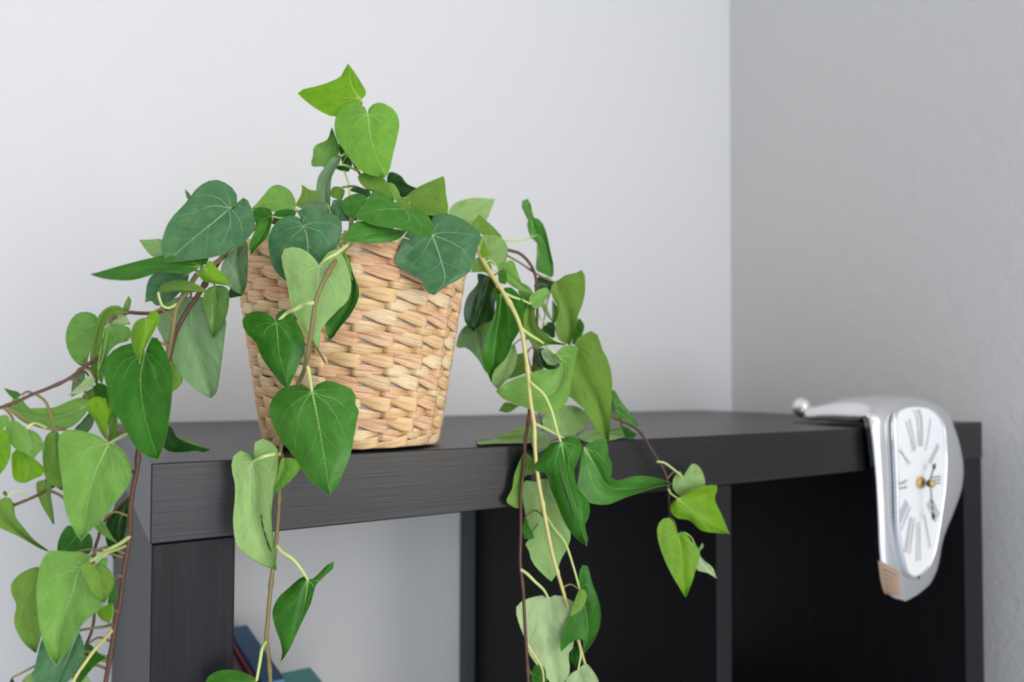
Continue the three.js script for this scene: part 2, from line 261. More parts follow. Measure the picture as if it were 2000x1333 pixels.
const stemTex = (c1, c2) => canvasTex(64, 256, (c, w, h) => { c.fillStyle = c1; c.fillRect(0, 0, w, h); for (let i = 0; i < 160; i++) { c.fillStyle = rnd() < 0.6 ? c2 : 'rgba(255,255,220,0.10)'; c.fillRect(rnd(0, w), rnd(0, h), rnd(0.5, 2), rnd(4, 40)); } });
const stemMat = {
  brown: new THREE.MeshStandardMaterial({ map: stemTex('#5d3f30', 'rgba(45,28,18,0.35)'), roughness: 0.55 }), tan: new THREE.MeshStandardMaterial({ map: stemTex('#84774a', 'rgba(90,62,36,0.35)'), roughness: 0.55 }),
  straw: new THREE.MeshStandardMaterial({ map: stemTex('#d8cf86', 'rgba(150,110,60,0.22)'), roughness: 0.5 }), stalk: new THREE.MeshStandardMaterial({ map: stemTex('#cbdc8a', 'rgba(120,140,60,0.2)'), roughness: 0.5 }), olive: new THREE.MeshStandardMaterial({ map: stemTex('#6d6a3a', 'rgba(60,40,20,0.3)'), roughness: 0.5 }),
};

// ---------------------------------------------------------------- ivy: builders
const ivy = thing('ivy_plant', 'trailing green ivy with heart-shaped leaves spilling out of the straw basket', 'plant', POT.x, 0, POT.z);
const home = (g) => g.translate(-POT.x, 0, -POT.z);
// a place is blocked where the basket or the shelf already is
const blocked = (p) => (p.y < 0.121 && p.y > -0.001 && Math.hypot(p.x - POT.x, p.z - POT.z) < potR(p.y) + 0.0042) || (p.x > -0.0015 && p.x < SH.w && p.y < 0.0016 && p.z < 0.0022 && p.z > -SH.d);
function clear(px, py, d) { let p = atDepth(px, py, d); for (let i = 0; i < 90 && blocked(p); i++) { d -= 0.001; p = atDepth(px, py, d); } return p; }
const pairs = (a) => { const r = []; for (let i = 0; i < a.length; i += 2) r.push(V3(a[i], a[i + 1], 0)); return r; };
const canonR = new THREE.CatmullRomCurve3([[0.5, 0.82], [0.58, 0.94], [0.72, 0.98], [0.88, 0.88], [0.96, 0.68], [0.9, 0.45], [0.72, 0.2], [0.5, 0.02]].map(([x, y]) => V3(x, y, 0)), false, 'centripetal');
const NT = 18, NV = 5;
function leaf(vine, kind, zmm, base, left, tip, right, o = {}) {
  const B = V3(base[0], base[1], 0), E = V3(tip[0], tip[1], 0);
  const side = [pairs(left), pairs(right)].map((p) => { const a = p[0], z = p[p.length - 1]; return a.distanceTo(B) + z.distanceTo(E) > a.distanceTo(E) + z.distanceTo(B) ? p.reverse() : p; }).map((p) => new THREE.CatmullRomCurve3([B, ...p, E], false, 'centripetal'));
  const mid = o.m ? new THREE.CatmullRomCurve3([B, ...pairs(o.m), E]) : new THREE.LineCurve3(B, E);
  const d0 = depthAtZ(base[0], base[1], zmm / 1000), L = Math.max(30, B.distanceTo(E)) * d0 / FOCAL;
  const a = o.a ?? rnd(-0.28, 0.28), b = o.b ?? rnd(-0.35, 0.12), fold = (o.fold ?? rnd(-0.10, 0.05)) * 1.3, pil = o.pil ?? 0.035, curl = o.curl ?? rnd(-0.05, 0.10), ph = rnd(0, 6), flip = !!o.flip;
  const P = [], UV = [], grid = (t, v) => t * (2 * NV + 1) + v;
  for (let i = 0; i <= NT; i++) {
    const t = i / NT, m = mid.getPoint(Math.pow(t, o.g ?? 1.5)), cm = V3(0.5, 0.82 - 0.8 * Math.pow(t, 1.5), 0), cr = canonR.getPointAt(t), ed = side.map((s) => s.getPointAt(t));
    for (let j = -NV; j <= NV; j++) {
      const v = Math.abs(j) / NV, e = ed[j < 0 ? 0 : 1], q = m.clone().lerp(e, v), sgn = j < 0 ? -1 : 1;
      let d = d0 * (1 + (a * (q.x - B.x) + b * (q.y - B.y)) / FOCAL);
      d += L * (-fold * Math.pow(v, 1.4) - curl * t * t + 0.012 * Math.sin(t * 8 + ph + sgn) * v * v) - L * pil * Math.sin(Math.PI * Math.min(1, v * 1.1)) * Math.sin(Math.PI * Math.min(1, 0.12 + t)) + (o.roll ? L * o.roll * sgn * v : 0);
      P.push(clear(q.x, q.y, d));
      UV.push(cm.x + v * sgn * (cr.x - 0.5), cm.y + v * (cr.y - cm.y));
    }
  }
  const W1 = 2 * NV + 1, n0 = P.length, idx = [];
  for (let i = 0; i < NT; i++) for (let j = 0; j < W1 - 1; j++) { const p = grid(i, j), q = p + 1, r = p + W1, s = r + 1; idx.push(p, r, q, q, r, s); }
  const one = new THREE.BufferGeometry().setFromPoints(P); one.setIndex(idx); one.computeVertexNormals();
  const N = one.attributes.normal;
  let toEye = 0; const nn = V3(); P.forEach((p, i) => { nn.fromBufferAttribute(N, i); toEye += nn.dot(EYE.clone().sub(p).normalize()); });
  const sg = toEye >= 0 ? 1 : -1, th = 0.00028;                       // one sheet looks at the viewer, the other lies 0.3 mm behind it
  const pos = [], uv = [];
  for (const k of [0, 1]) P.forEach((p, i) => { nn.fromBufferAttribute(N, i).multiplyScalar(-sg * th * k); pos.push(p.x + nn.x, p.y + nn.y, p.z + nn.z); uv.push(UV[2 * i], UV[2 * i + 1]); });
  const f = [], r = [], put = (arr, x, y, z, flipT) => flipT ? arr.push(x, z, y) : arr.push(x, y, z);
  for (let i = 0; i < idx.length; i += 3) { put(f, idx[i], idx[i + 1], idx[i + 2], sg < 0); put(r, idx[i] + n0, idx[i + 1] + n0, idx[i + 2] + n0, sg > 0); }
  const rim = []; for (let i = 0; i <= NT; i++) rim.push(grid(i, 0)); for (let i = NT; i >= 0; i--) rim.push(grid(i, W1 - 1));
  for (let i = 0; i + 1 < rim.length; i++) { const p = rim[i], q = rim[i + 1]; put(r, p, p + n0, q, sg > 0); put(r, q, p + n0, q + n0, sg > 0); }
  const g = new THREE.BufferGeometry();
  g.setAttribute('position', new THREE.Float32BufferAttribute(pos, 3)); g.setAttribute('uv', new THREE.Float32BufferAttribute(uv, 2)); g.setIndex([...f, ...r]);
  g.computeVertexNormals(); g.addGroup(0, f.length, 0); g.addGroup(f.length, r.length, 1);
  grown.push([vine, P[grid(0, NV)].clone(), P[grid(3, NV)].clone()]);
  return mesh('leaf', home(g), [leafMat[kind], leafMat[o.back ?? backOf[kind]]], vine);
}
function tube(points, rad, nodes = 0) {
  const cr = new THREE.CatmullRomCurve3(points, false, 'centripetal'), n = Math.max(8, points.length * 5), K = 7, fr = cr.computeFrenetFrames(n, false), pos = [], uv = [], idx = [], len = cr.getLength();
  for (let i = 0; i <= n; i++) {
    const t = i / n, p = cr.getPointAt(t); let r = rad(t);
    if (nodes) { const k = t * nodes - Math.floor(t * nodes) - 0.5; r *= 1 + 0.45 * Math.exp(-k * k * 700); }
    for (let j = 0; j <= K; j++) { const a = 2 * Math.PI * j / K, c = Math.cos(a) * r, s = Math.sin(a) * r, N = fr.normals[i], B = fr.binormals[i]; pos.push(p.x + N.x * c + B.x * s, p.y + N.y * c + B.y * s, p.z + N.z * c + B.z * s); uv.push(j / K, t * len / 0.05); }
  }
  for (let i = 0; i < n; i++) for (let j = 0; j < K; j++) { const a = i * (K + 1) + j, b = a + 1, c = a + K + 1, d = c + 1; idx.push(a, b, c, b, d, c); }
  const g = new THREE.BufferGeometry(); g.setAttribute('position', new THREE.Float32BufferAttribute(pos, 3)); g.setAttribute('uv', new THREE.Float32BufferAttribute(uv, 2)); g.setIndex(idx); g.computeVertexNormals();
  return g;
}
const triples = (a) => { const r = []; for (let i = 0; i < a.length; i += 3) { const d = depthAtZ(a[i], a[i + 1], a[i + 2] / 1000); r.push(clear(a[i], a[i + 1], d)); } return r; };
// a stem that leaves the pot: out of the soil, over the rim
const soilAt = (p, k) => V3(POT.x + (p.x - POT.x) * k, 0.1005, POT.z + (p.z - POT.z) * k);
function fromSoil(p) {
  const dx = p.x - POT.x, dz = p.z - POT.z, r = Math.hypot(dx, dz), pts = [];
  const k = Math.min(0.75, 0.03 / Math.max(r, 0.001)); pts.push(soilAt(p, k));
  if (r > POT.r1 - 0.004) { const e = (POT.r1 - 0.008) / r; if (p.y < 0.14) pts.push(V3(POT.x + dx * e, 0.1235, POT.z + dz * e)); if (r > POT.r1 + 0.008 && p.y < 0.118) pts.push(V3(POT.x + dx * (POT.r1 + 0.0065) / r, 0.1235, POT.z + dz * (POT.r1 + 0.0065) / r)); }
  return pts;
}
const grown = [], stalkEnds = [], runs = new Map();
function vine(mat, r0, r1, pts, nodes = 5, rooted = false) { const p = triples(pts); if (rooted) p.unshift(...fromSoil(p[0])); const o = mesh('vine', home(tube(p, (t) => r0 + (r1 - r0) * t, nodes)), stemMat[mat], ivy); runs.set(o, new THREE.CatmullRomCurve3(p, false, 'centripetal').getSpacedPoints(p.length * 8)); return o; }
function stalk(v, pts, r = 0.0006, mat = 'stalk') { const q = triples(pts); stalkEnds.push(q[q.length - 1]); return mesh('leaf_stalk', home(tube(triples(pts), (t) => r * (1.15 - 0.3 * t))), stemMat[mat], v); }
{
  const g = new THREE.CircleGeometry(0.0625, 48, 0).rotateX(-Math.PI / 2); const lp = []; for (let i = 0; i <= 14; i++) lp.push(new THREE.Vector2(Math.max(0.0004, 0.0625 * (1 - i / 14)), 0.101 + 0.004 * Math.sin(i * 1.9) * (i < 13 ? 1 : 0.3)));
  const s = new THREE.LatheGeometry([new THREE.Vector2(0.06, 0.094), ...lp], 40);
  const p = s.attributes.position; for (let i = 0; i < p.count; i++) p.setY(i, p.getY(i) + 0.003 * noise3.noise(p.getX(i) * 160, p.getZ(i) * 160, 3)); s.computeVertexNormals(); g.dispose();
  mesh('soil', s, new THREE.MeshStandardMaterial({ color: new THREE.Color(0.03, 0.02, 0.014), roughness: 1 }), ivy);
}

// ---------------------------------------------------------------- ivy: the vines that trail over the near corner of the shelf
let v;
v = vine('tan', 0.0012, 0.0011, [447, 480, 8, 439, 499, 10, 412, 520, 15, 385, 537, 19, 367, 565, 22, 349, 592, 23, 342, 611, 23, 337, 644, 22, 332, 672, 20, 326, 700, 17, 305, 770, 15, 283, 840, 14, 270, 878, 13], 4, true);
leaf(v, 'dark', 24, [450, 407], [463, 394, 462, 379, 449, 363, 421, 351, 390, 363, 362, 397, 332, 430, 318, 463, 315, 490], [326, 512], [474, 390, 476, 382, 490, 404, 498, 442, 485, 465, 459, 484, 425, 500, 380, 507], { a: 0.1, b: -0.55, fold: 0.05, m: [390, 456], curl: 0.02 });
leaf(v, 'grey', 6, [376, 392], [366, 388], [361, 371], [369, 377], { fold: 0 });
leaf(v, 'under', 5, [335, 492], [316, 468, 295, 468], [272, 469], [281, 484, 297, 501, 318, 506], { fold: -0.05 });
leaf(v, 'deep', 33, [390, 521], [404, 515, 409, 500, 402, 490, 384, 486, 332, 496, 270, 510, 222, 523], [178, 536], [199, 543, 230, 547, 258, 547, 288, 540, 316, 531, 344, 532, 372, 533], { a: 0.25, b: -1.1, fold: 0.02, m: [330, 522, 265, 530] });
leaf(v, 'bright', 38, [399, 522], [390, 527, 388, 536, 392, 545, 402, 551], [452, 559], [405, 513, 411, 509, 424, 524, 440, 541], { a: 0.1, b: 0, fold: -0.12, m: [415, 545] });
leaf(v, 'dark', 15, [368, 534], [340, 530, 312, 531, 294, 541, 286, 562], [284, 590], [296, 587, 304, 597, 330, 590, 352, 570, 366, 550], { fold: 0.02 });
leaf(v, 'olive', 25, [309, 571], [315, 557, 327, 551, 345, 547, 362, 548, 385, 556], [408, 570], [388, 572, 366, 568, 344, 567, 325, 571], { a: -0.3, b: -0.9, fold: -0.05, g: 1 });
leaf(v, 'grey', 13, [461, 485], [445, 500, 434, 519, 431, 543, 446, 558, 460, 570], [474, 575], [480, 560, 483, 530, 483, 499, 480, 470], { a: 0.15, b: 0.05, fold: 0.12, m: [460, 510, 464, 540] });
leaf(v, 'darkest', -4, [470, 556], [452, 562, 446, 575], [449, 582], [462, 580, 474, 576], { fold: 0 });
leaf(v, 'mid', 17, [420, 560], [405, 565, 398, 575, 398, 600, 406, 627], [416, 659], [430, 642, 440, 621, 446, 596, 445, 567, 434, 559], { fold: 0.06, b: -0.1, back: 'green' });
leaf(v, 'bluish', 2, [372, 582], [352, 580, 328, 589, 309, 604, 306, 636, 318, 662, 333, 703, 344, 724, 365, 747, 395, 769], [412, 777], [420, 770, 432, 704, 438, 655, 440, 622, 420, 596, 395, 580], { fold: 0.05, b: -0.15, m: [374, 640, 388, 693] });
stalk(v, [349, 592, 23, 330, 602, 24, 318, 598, 25, 312, 585, 26, 309, 571, 26], 0.0006);
stalk(v, [385, 537, 19, 394, 528, 30, 399, 522, 37], 0.0006);
leaf(v, 'bright', 35, [287, 622], [281, 621, 268, 626, 259, 638, 255, 659, 262, 688], [273, 711], [283, 682, 304, 642, 312, 622, 308, 610, 298, 607, 291, 612], { fold: -0.16, a: 0.1, b: -0.1 });
leaf(v, 'deep', 27, [284, 690], [272, 674, 255, 671, 230, 679, 209, 697, 201, 723, 207, 750, 214, 790, 235, 823, 252, 853, 271, 880, 295, 895], [309, 898], [316, 881, 327, 836, 335, 777, 336, 726, 329, 700, 314, 672, 300, 654, 293, 668], { a: -0.05, b: -0.3, fold: 0.04, m: [274, 735, 283, 815] });
leaf(v, 'olive', 5, [336, 702], [330, 725, 331, 752], [336, 767], [350, 755, 357, 741, 347, 722], { fold: 0 });
leaf(v, 'darkest', -15, [322, 846], [326, 832, 334, 834, 344, 852, 365, 864, 393, 874], [412, 878], [398, 884, 383, 881, 352, 884, 330, 882, 318, 872], { a: 0, b: 0, fold: 0, curl: 0 });

v = vine('brown', 0.0012, 0.0010, [436, 500, 4, 412, 536, 8, 388, 575, 12, 367, 605, 14, 349, 637, 13, 339, 662, 11, 330, 700, 8, 300, 775, 10, 275, 850, 11, 270, 880, 12, 268, 913, 12, 260, 954, 12, 255, 992, 12, 253, 1045, 12, 242, 1113, 12, 233, 1184, 12, 226, 1215, 12, 219, 1261, 12, 207, 1330, 12, 198, 1385, 12], 7, true);
leaf(v, 'light', 27, [212, 867], [190, 852, 153, 841, 128, 840, 115, 852, 114, 883, 117, 916, 122, 946, 125, 985, 135, 1018, 147, 1040], [159, 1055], [176, 1036, 204, 1008, 230, 977, 248, 952, 256, 929, 250, 898, 238, 880, 224, 869], { a: -0.1, b: -0.2, fold: 0.05, m: [183, 930] });
stalk(v, [262, 840, 12, 238, 853, 22, 212, 867, 27], 0.0007);
leaf(v, 'bright', 23, [211, 862], [200, 851, 190, 832, 180, 814, 167, 797, 172, 784, 188, 775], [206, 779], [214, 791, 226, 798, 219, 812, 212, 828, 210, 850], { fold: -0.1, a: 0.2, b: 0.1, g: 1 });
leaf(v, 'olive', 20, [213, 863], [212, 832, 214, 808, 220, 800], [227, 797], [228, 815, 228, 838, 224, 856], { fold: 0.05 });
leaf(v, 'darkest', 3, [252, 974], [232, 994, 212, 1013, 204, 1030, 207, 1056, 214, 1079], [224, 1094], [237, 1072, 247, 1031, 254, 1005, 256, 985], { fold: 0.02 });
leaf(v, 'mid', 10, [190, 1020], [185, 1030, 196, 1042, 216, 1056], [227, 1061], [212, 1036, 200, 1018], { fold: 0 });
leaf(v, 'light', 25, [154, 1108], [170, 1100, 181, 1091, 165, 1081, 128, 1078, 96, 1076, 87, 1085, 77, 1108, 71, 1159, 74, 1197, 79, 1235, 97, 1281], [110, 1299], [133, 1268, 158, 1223, 186, 1197, 204, 1181, 194, 1174, 180, 1156, 164, 1130], { a: -0.05, b: -0.25, fold: 0.06, m: [140, 1160, 118, 1225] });
stalk(v, [253, 1049, 12, 235, 1062, 18, 209, 1076, 25, 184, 1093, 30, 160, 1106, 30], 0.0008);
leaf(v, 'olive', 36, [184, 1103], [170, 1100, 157, 1105, 168, 1136, 186, 1166], [203, 1178], [217, 1156, 223, 1136, 212, 1113, 198, 1104], { fold: 0.08, a: 0.1 });
stalk(v, [245, 1067, 12, 226, 1075, 22, 205, 1084, 32, 186, 1104, 37], 0.0006);
leaf(v, 'mid', 38, [188, 1112], [191, 1103, 200, 1090], [210, 1091], [208, 1107, 197, 1115], { fold: -0.1 });
leaf(v, 'green', 18, [221, 1138], [216, 1155, 211, 1180], [221, 1185], [228, 1165, 226, 1148], { fold: 0 });
leaf(v, 'olive', 12, [84, 1112], [70, 1109, 56, 1113, 33, 1126, 20, 1147, 23, 1162, 32, 1182, 27, 1210, 31, 1230, 46, 1256], [70, 1275], [79, 1240, 80, 1205, 82, 1160], { fold: 0.05, a: -0.2, m: [58, 1180] });
leaf(v, 'dark', 17, [152, 1234], [120, 1225, 95, 1225, 84, 1243, 69, 1299, 62, 1340, 66, 1372], [86, 1400], [115, 1350, 132, 1332, 153, 1312, 163, 1291, 165, 1272, 160, 1248], { fold: 0.04, b: -0.2 });
leaf(v, 'deep', 7, [164, 1264], [172, 1259, 180, 1263, 193, 1277], [209, 1286], [189, 1297, 168, 1320, 150, 1340, 150, 1300], { fold: 0.03 });
leaf(v, 'bright', 23, [212, 1217], [198, 1211, 189, 1196, 202, 1185], [219, 1179], [223, 1195, 219, 1208], { fold: -0.05 });
stalk(v, [222, 1220, 12, 203, 1225, 18, 179, 1228, 20, 155, 1232, 18], 0.0006, 'olive');
stalk(v, [219, 1232, 12, 201, 1252, 18, 184, 1271, 22, 166, 1296, 24, 152, 1316, 24, 136, 1345, 24], 0.0007, 'straw');
leaf(v, 'under', 10, [64, 1314], [52, 1320, 40, 1338], [40, 1375], [62, 1360], { fold: 0 });
leaf(v, 'darkest', 9, [24, 1324], [19, 1332], [18, 1350], [32, 1345], { fold: 0 });
leaf(v, 'under', 8, [158, 1318], [148, 1335], [155, 1362], [175, 1345, 172, 1322], { fold: 0 });

v = vine('brown', 0.0009, 0.0007, [349, 592, 20, 339, 600, 18, 320, 606, 14, 300, 612, 10, 270, 612, 8, 246, 612, 8, 222, 650, 4, 196, 695, 3, 171, 713, 4, 133, 741, 5, 97, 758, 6, 61, 772, 7, 31, 786, 7, 0, 797, 7, -40, 806, 7], 5);
leaf(v, 'mid', -1, [189, 634], [191, 622, 173, 610, 150, 613, 134, 633, 128, 662, 135, 690, 148, 708], [163, 717], [171, 700, 178, 670, 184, 650], { fold: 0.06, a: -0.1 });
leaf(v, 'olive', 16, [246, 612], [242, 604, 227, 597, 209, 601, 192, 618, 185, 645, 177, 680, 176, 712, 182, 737], [189, 751], [193, 730, 197, 698, 201, 660, 207, 634, 218, 618, 236, 614], { a: -0.3, b: 0.1, fold: 0.02, m: [212, 608, 192, 650, 186, 700], g: 1 });
leaf(v, 'pale', 10, [252, 633], [250, 622, 237, 613, 222, 618], [212, 630], [222, 637, 237, 637], { fold: 0 });
leaf(v, 'mid', 12, [248, 613], [241, 602, 245, 589], [251, 579], [256, 588, 254, 601], { fold: 0.02 });
leaf(v, 'mid', 13, [214, 633], [207, 645, 206, 665, 203, 690, 196, 715, 191, 735], [199, 751], [204, 720, 211, 690, 228, 672, 252, 664, 254, 642, 235, 635], { a: 0.2, fold: 0.04, m: [208, 665, 203, 695], g: 1.1 });
leaf(v, 'light', 18, [206, 636], [201, 660, 196, 690], [192, 722], [203, 690, 209, 655], { fold: 0.05, g: 1 });
leaf(v, 'green', 4, [42, 772], [33, 765, 22, 763], [8, 759], [18, 772, 30, 780], { fold: 0 });
leaf(v, 'light', 5, [176, 790], [170, 780, 155, 777, 132, 785, 102, 797, 72, 797, 56, 798, 45, 784, 28, 777], [16, 797], [27, 809, 52, 828, 87, 834, 128, 838, 150, 826, 167, 806], { a: -0.2, b: -0.5, fold: 0.04, m: [120, 812, 60, 812], g: 1.1 });
leaf(v, 'pale', 8, [186, 741], [176, 734, 153, 754], [134, 772], [163, 766, 184, 751], { fold: 0 });
leaf(v, 'grey', -8, [163, 716], [152, 720, 141, 750], [139, 775], [157, 765, 166, 736], { fold: 0 });
leaf(v, 'grey', -6, [180, 800], [165, 820, 148, 835], [143, 848], [170, 846, 184, 822], { fold: 0 });
leaf(v, 'olive', -2, [183, 757], [170, 765, 160, 777], [168, 786], [185, 778], { fold: 0 });
leaf(v, 'deep', -3, [188, 748], [182, 765, 190, 790], [212, 800], [214, 775, 205, 752], { fold: 0 });
leaf(v, 'light', 15, [52, 838], [44, 832, 27, 821, 12, 828, 11, 842, 17, 862, 31, 878, 50, 886], [66, 896], [78, 882, 86, 878, 84, 865, 70, 845], { fold: 0.04 });
stalk(v, [90, 836, 8, 72, 828, 14, 62, 829, 17, 52, 838, 17], 0.0006);
leaf(v, 'bright', 12, [38, 876], [24, 886, 23, 913, 28, 938, 45, 944], [64, 936], [83, 927, 84, 913, 70, 899, 55, 884], { fold: 0.03 });
leaf(v, 'bright', 14, [-14, 838], [4, 838, 14, 846, 20, 868, 19, 893, 9, 915], [-4, 930], [-25, 905, -32, 865], { fold: 0.03 });
leaf(v, 'light', 9, [-10, 826], [2, 812, 14, 812], [20, 822], [10, 833, 0, 842], { fold: 0 });
leaf(v, 'olive', 8, [108, 842], [93, 848, 84, 875, 84, 905, 92, 940], [121, 958], [121, 929, 116, 878, 115, 850], { fold: 0.04 });
stalk(v, [128, 838, 6, 112, 839, 8, 100, 838, 8, 60, 826, 8, 18, 797, 8], 0.0007, 'tan');

v = vine('brown', 0.0008, 0.0006, [264, 925, 11, 225, 908, 4, 182, 905, 2, 140, 932, 3, 105, 950, 4, 71, 969, 5, 26, 988, 6, 0, 999, 6, -40, 1012, 6], 3);
leaf(v, 'olive', 3, [86, 940], [72, 942, 71, 956, 76, 975, 88, 1000], [105, 1024], [102, 994, 98, 962, 99, 945], { fold: 0.04 });
leaf(v, 'olive', 5, [-10, 990], [2, 977, 15, 971, 26, 987, 29, 1010, 46, 1033, 66, 1056], [94, 1077], [77, 1070, 38, 1048, 5, 1034, -20, 1020], { a: 0.1, b: -0.1, fold: 0.06, m: [15, 1020, 50, 1050] });
leaf(v, 'green', 9, [14, 970], [8, 968, 5, 963], [9, 959], [14, 963], { fold: 0 });
stalk(v, [55, 976, 5, 38, 961, 9, 24, 962, 10, 14, 972, 9], 0.0004);
leaf(v, 'deep', 4, [154, 1042], [134, 1027, 120, 1043, 112, 1068], [115, 1092], [150, 1090, 177, 1079, 176, 1045], { fold: 0.05, m: [135, 1065] });
v = vine('brown', 0.0007, 0.0006, [258, 968, 11, 232, 990, 3, 196, 1030, 0, 194, 1044, 0, 186, 1070, 1, 182, 1100, 2, 182, 1160, 2, 184, 1202, 3, 179, 1233, 3, 168, 1260, 3, 150, 1300, 3, 140, 1350, 3], 4);

// ---------------------------------------------------------------- ivy: the vine in front of the basket
v = vine('tan', 0.0011, 0.0010, [684, 474, 24, 676, 484, 32, 665, 496, 38, 639, 537, 45, 621, 575, 47, 616, 592, 47, 611, 625, 46, 606, 660, 44, 600, 695, 40, 594, 723, 32, 583, 750, 21, 566, 810, 18, 552, 855, 21, 548, 880, 20, 546, 905, 19, 545, 960, 17, 543, 1006, 15, 538, 1070, 14, 530, 1133, 14, 523, 1210, 14, 520, 1248, 14, 524, 1280, 14, 528, 1333, 14, 530, 1390, 14], 8, true);
leaf(v, 'dark', 27, [595, 442], [588, 428, 568, 421, 545, 430, 529, 450, 524, 473, 528, 504, 540, 533], [575, 560], [587, 425, 580, 410, 606, 407, 637, 414, 664, 427, 668, 448, 662, 475, 644, 504, 610, 540], { a: 0.05, b: 0.12, fold: -0.03, curl: -0.02, m: [601, 480, 598, 520] });
leaf(v, 'under', 37, [624, 519], [607, 497, 586, 485, 565, 483, 551, 490, 551, 514, 560, 551, 568, 596, 580, 624, 595, 650, 610, 672], [620, 687], [632, 503, 645, 490, 658, 488, 673, 506, 684, 540, 686, 565, 678, 590, 657, 608, 638, 630, 627, 645, 625, 668], { a: 0.05, b: 0.05, fold: 0.0, curl: -0.06, m: [618, 570, 609, 640] });
stalk(v, [684, 474, 24, 672, 484, 36, 655, 497, 42, 638, 506, 41, 624, 519, 36], 0.0009);
leaf(v, 'deep', 25, [664, 478], [682, 525, 676, 585, 655, 613, 635, 635], [643, 665], [654, 655, 659, 645, 683, 616, 700, 583, 701, 565, 690, 535, 680, 505], { a: -0.2, b: 0.05, fold: 0.03, m: [690, 570] });
leaf(v, 'light', 28, [663, 476], [668, 500, 676, 525], [688, 548], [684, 520, 676, 495], { fold: 0, g: 1 });
leaf(v, 'deep', 31, [540, 631], [531, 618, 508, 609, 485, 612, 473, 627, 478, 645, 499, 669, 512, 700, 532, 728, 553, 754], [563, 758], [538, 618, 546, 608, 562, 606, 578, 626, 591, 651, 596, 682, 584, 713, 572, 740], { a: -0.05, b: -0.15, fold: -0.08, m: [545, 690] });
stalk(v, [617, 592, 47, 604, 593, 46, 590, 597, 41, 574, 606, 38, 560, 612, 33, 540, 631, 30], 0.0009);
leaf(v, 'green', 29, [609, 764], [600, 756, 579, 752, 556, 756, 536, 773, 525, 800, 532, 828, 551, 863, 579, 899, 600, 933, 622, 953], [645, 968], [615, 754, 637, 744, 668, 752, 690, 763, 696, 783, 692, 787, 701, 795, 698, 818, 692, 850, 685, 888, 672, 920, 660, 948], { a: -0.05, b: -0.3, fold: -0.05, m: [622, 830, 636, 910] });
stalk(v, [597, 712, 34, 602, 720, 35, 605, 735, 34, 609, 764, 31], 0.0008);
leaf(v, 'marked', 20, [496, 901], [484, 884, 470, 880, 455, 893, 452, 917, 458, 940, 459, 970, 455, 1015, 457, 1042, 462, 1064, 485, 1087, 515, 1105], [539, 1113], [496, 881, 499, 862, 510, 857, 532, 866, 543, 880, 542, 910, 534, 965, 530, 1000, 532, 1040, 536, 1080], { a: -0.05, b: -0.1, fold: 0.06, m: [494, 985, 512, 1060] });
stalk(v, [547, 888, 20, 533, 888, 30, 516, 892, 32, 496, 901, 25], 0.0009);
leaf(v, 'lime', 25, [553, 896], [544, 910, 534, 940], [519, 973], [543, 960, 565, 942, 587, 912, 574, 897], { fold: 0.05, m: [548, 930] });
leaf(v, 'deep', 18, [601, 1133], [600, 1126, 589, 1128, 564, 1149, 543, 1169, 532, 1197, 538, 1228, 548, 1256, 551, 1279], [546, 1299], [610, 1135, 625, 1121, 638, 1105, 650, 1097, 656, 1101, 648, 1113, 630, 1123, 616, 1146, 608, 1177, 598, 1199, 584, 1228, 568, 1264], { a: 0.2, b: -0.15, fold: -0.05, m: [592, 1195, 572, 1255] });
stalk(v, [540, 1066, 14, 550, 1078, 16, 571, 1092, 18, 588, 1112, 19, 601, 1133, 18], 0.0008);
leaf(v, 'deep', 24, [501, 1331], [482, 1316, 451, 1309, 423, 1312, 405, 1325, 402, 1345], [425, 1395], [465, 1390, 495, 1362], { b: -0.4, fold: 0.03 });
stalk(v, [519, 1254, 14, 512, 1268, 18, 508, 1292, 21, 501, 1331, 25], 0.0008);
stalk(v, [609, 668, 38, 618, 680, 36, 636, 710, 33], 0.0006, 'olive');

// ---------------------------------------------------------------- ivy: the crown above the rim
v = vine('olive', 0.0009, 0.0007, [724, 400, -40, 719, 372, -40, 708, 350, -40, 700, 335, -40, 690, 318, -39, 694, 280, -38, 702, 240, -37, 706, 200, -37], 3, true);
leaf(v, 'bright', -36, [704, 194], [711, 190, 715, 180, 708, 166, 693, 142], [680, 124], [672, 137, 664, 152, 655, 158, 622, 168, 581, 180, 597, 197, 617, 212, 655, 228, 690, 214, 704, 206], { a: 0.1, b: -0.2, fold: -0.04, m: [688, 168], g: 0.9 });
leaf(v, 'lime', -27, [718, 224], [714, 211, 695, 200, 673, 207, 657, 225, 653, 250, 661, 279, 678, 301, 697, 328, 717, 340], [752, 347], [720, 213, 728, 204, 742, 200, 761, 208, 775, 222, 780, 244, 775, 272, 767, 305, 760, 335], { a: 0.05, b: -0.2, fold: -0.05, m: [724, 270] });
leaf(v, 'mid', -46, [660, 312], [662, 285, 655, 266], [648, 250], [639, 274, 614, 286, 611, 305, 608, 324, 630, 325, 645, 330], { fold: 0.05 });
leaf(v, 'grey', -34, [665, 305], [650, 306, 638, 322, 622, 345, 617, 378, 616, 406], [644, 416], [645, 378, 648, 345, 656, 328, 664, 315], { fold: 0.06, a: 0.2, m: [640, 350, 634, 385] });
leaf(v, 'deep', -50, [668, 320], [661, 280, 676, 300, 688, 320], [680, 336], [664, 333, 655, 328], { fold: 0 });
stalk(v, [700, 335, -40, 686, 328, -38, 674, 323, -36, 662, 322, -36], 0.0007);
stalk(v, [683, 384, -30, 682, 365, -34, 676, 345, -40, 672, 334, -46], 0.0006);
leaf(v, 'olive', -26, [716, 369], [703, 356, 699, 344, 716, 336, 738, 339, 753, 352, 764, 378], [769, 392], [745, 377, 728, 371], { fold: 0.06, b: -0.6 });
leaf(v, 'light', -23, [755, 357], [767, 358, 778, 372, 782, 388], [781, 396], [769, 389, 758, 370], { fold: 0 });
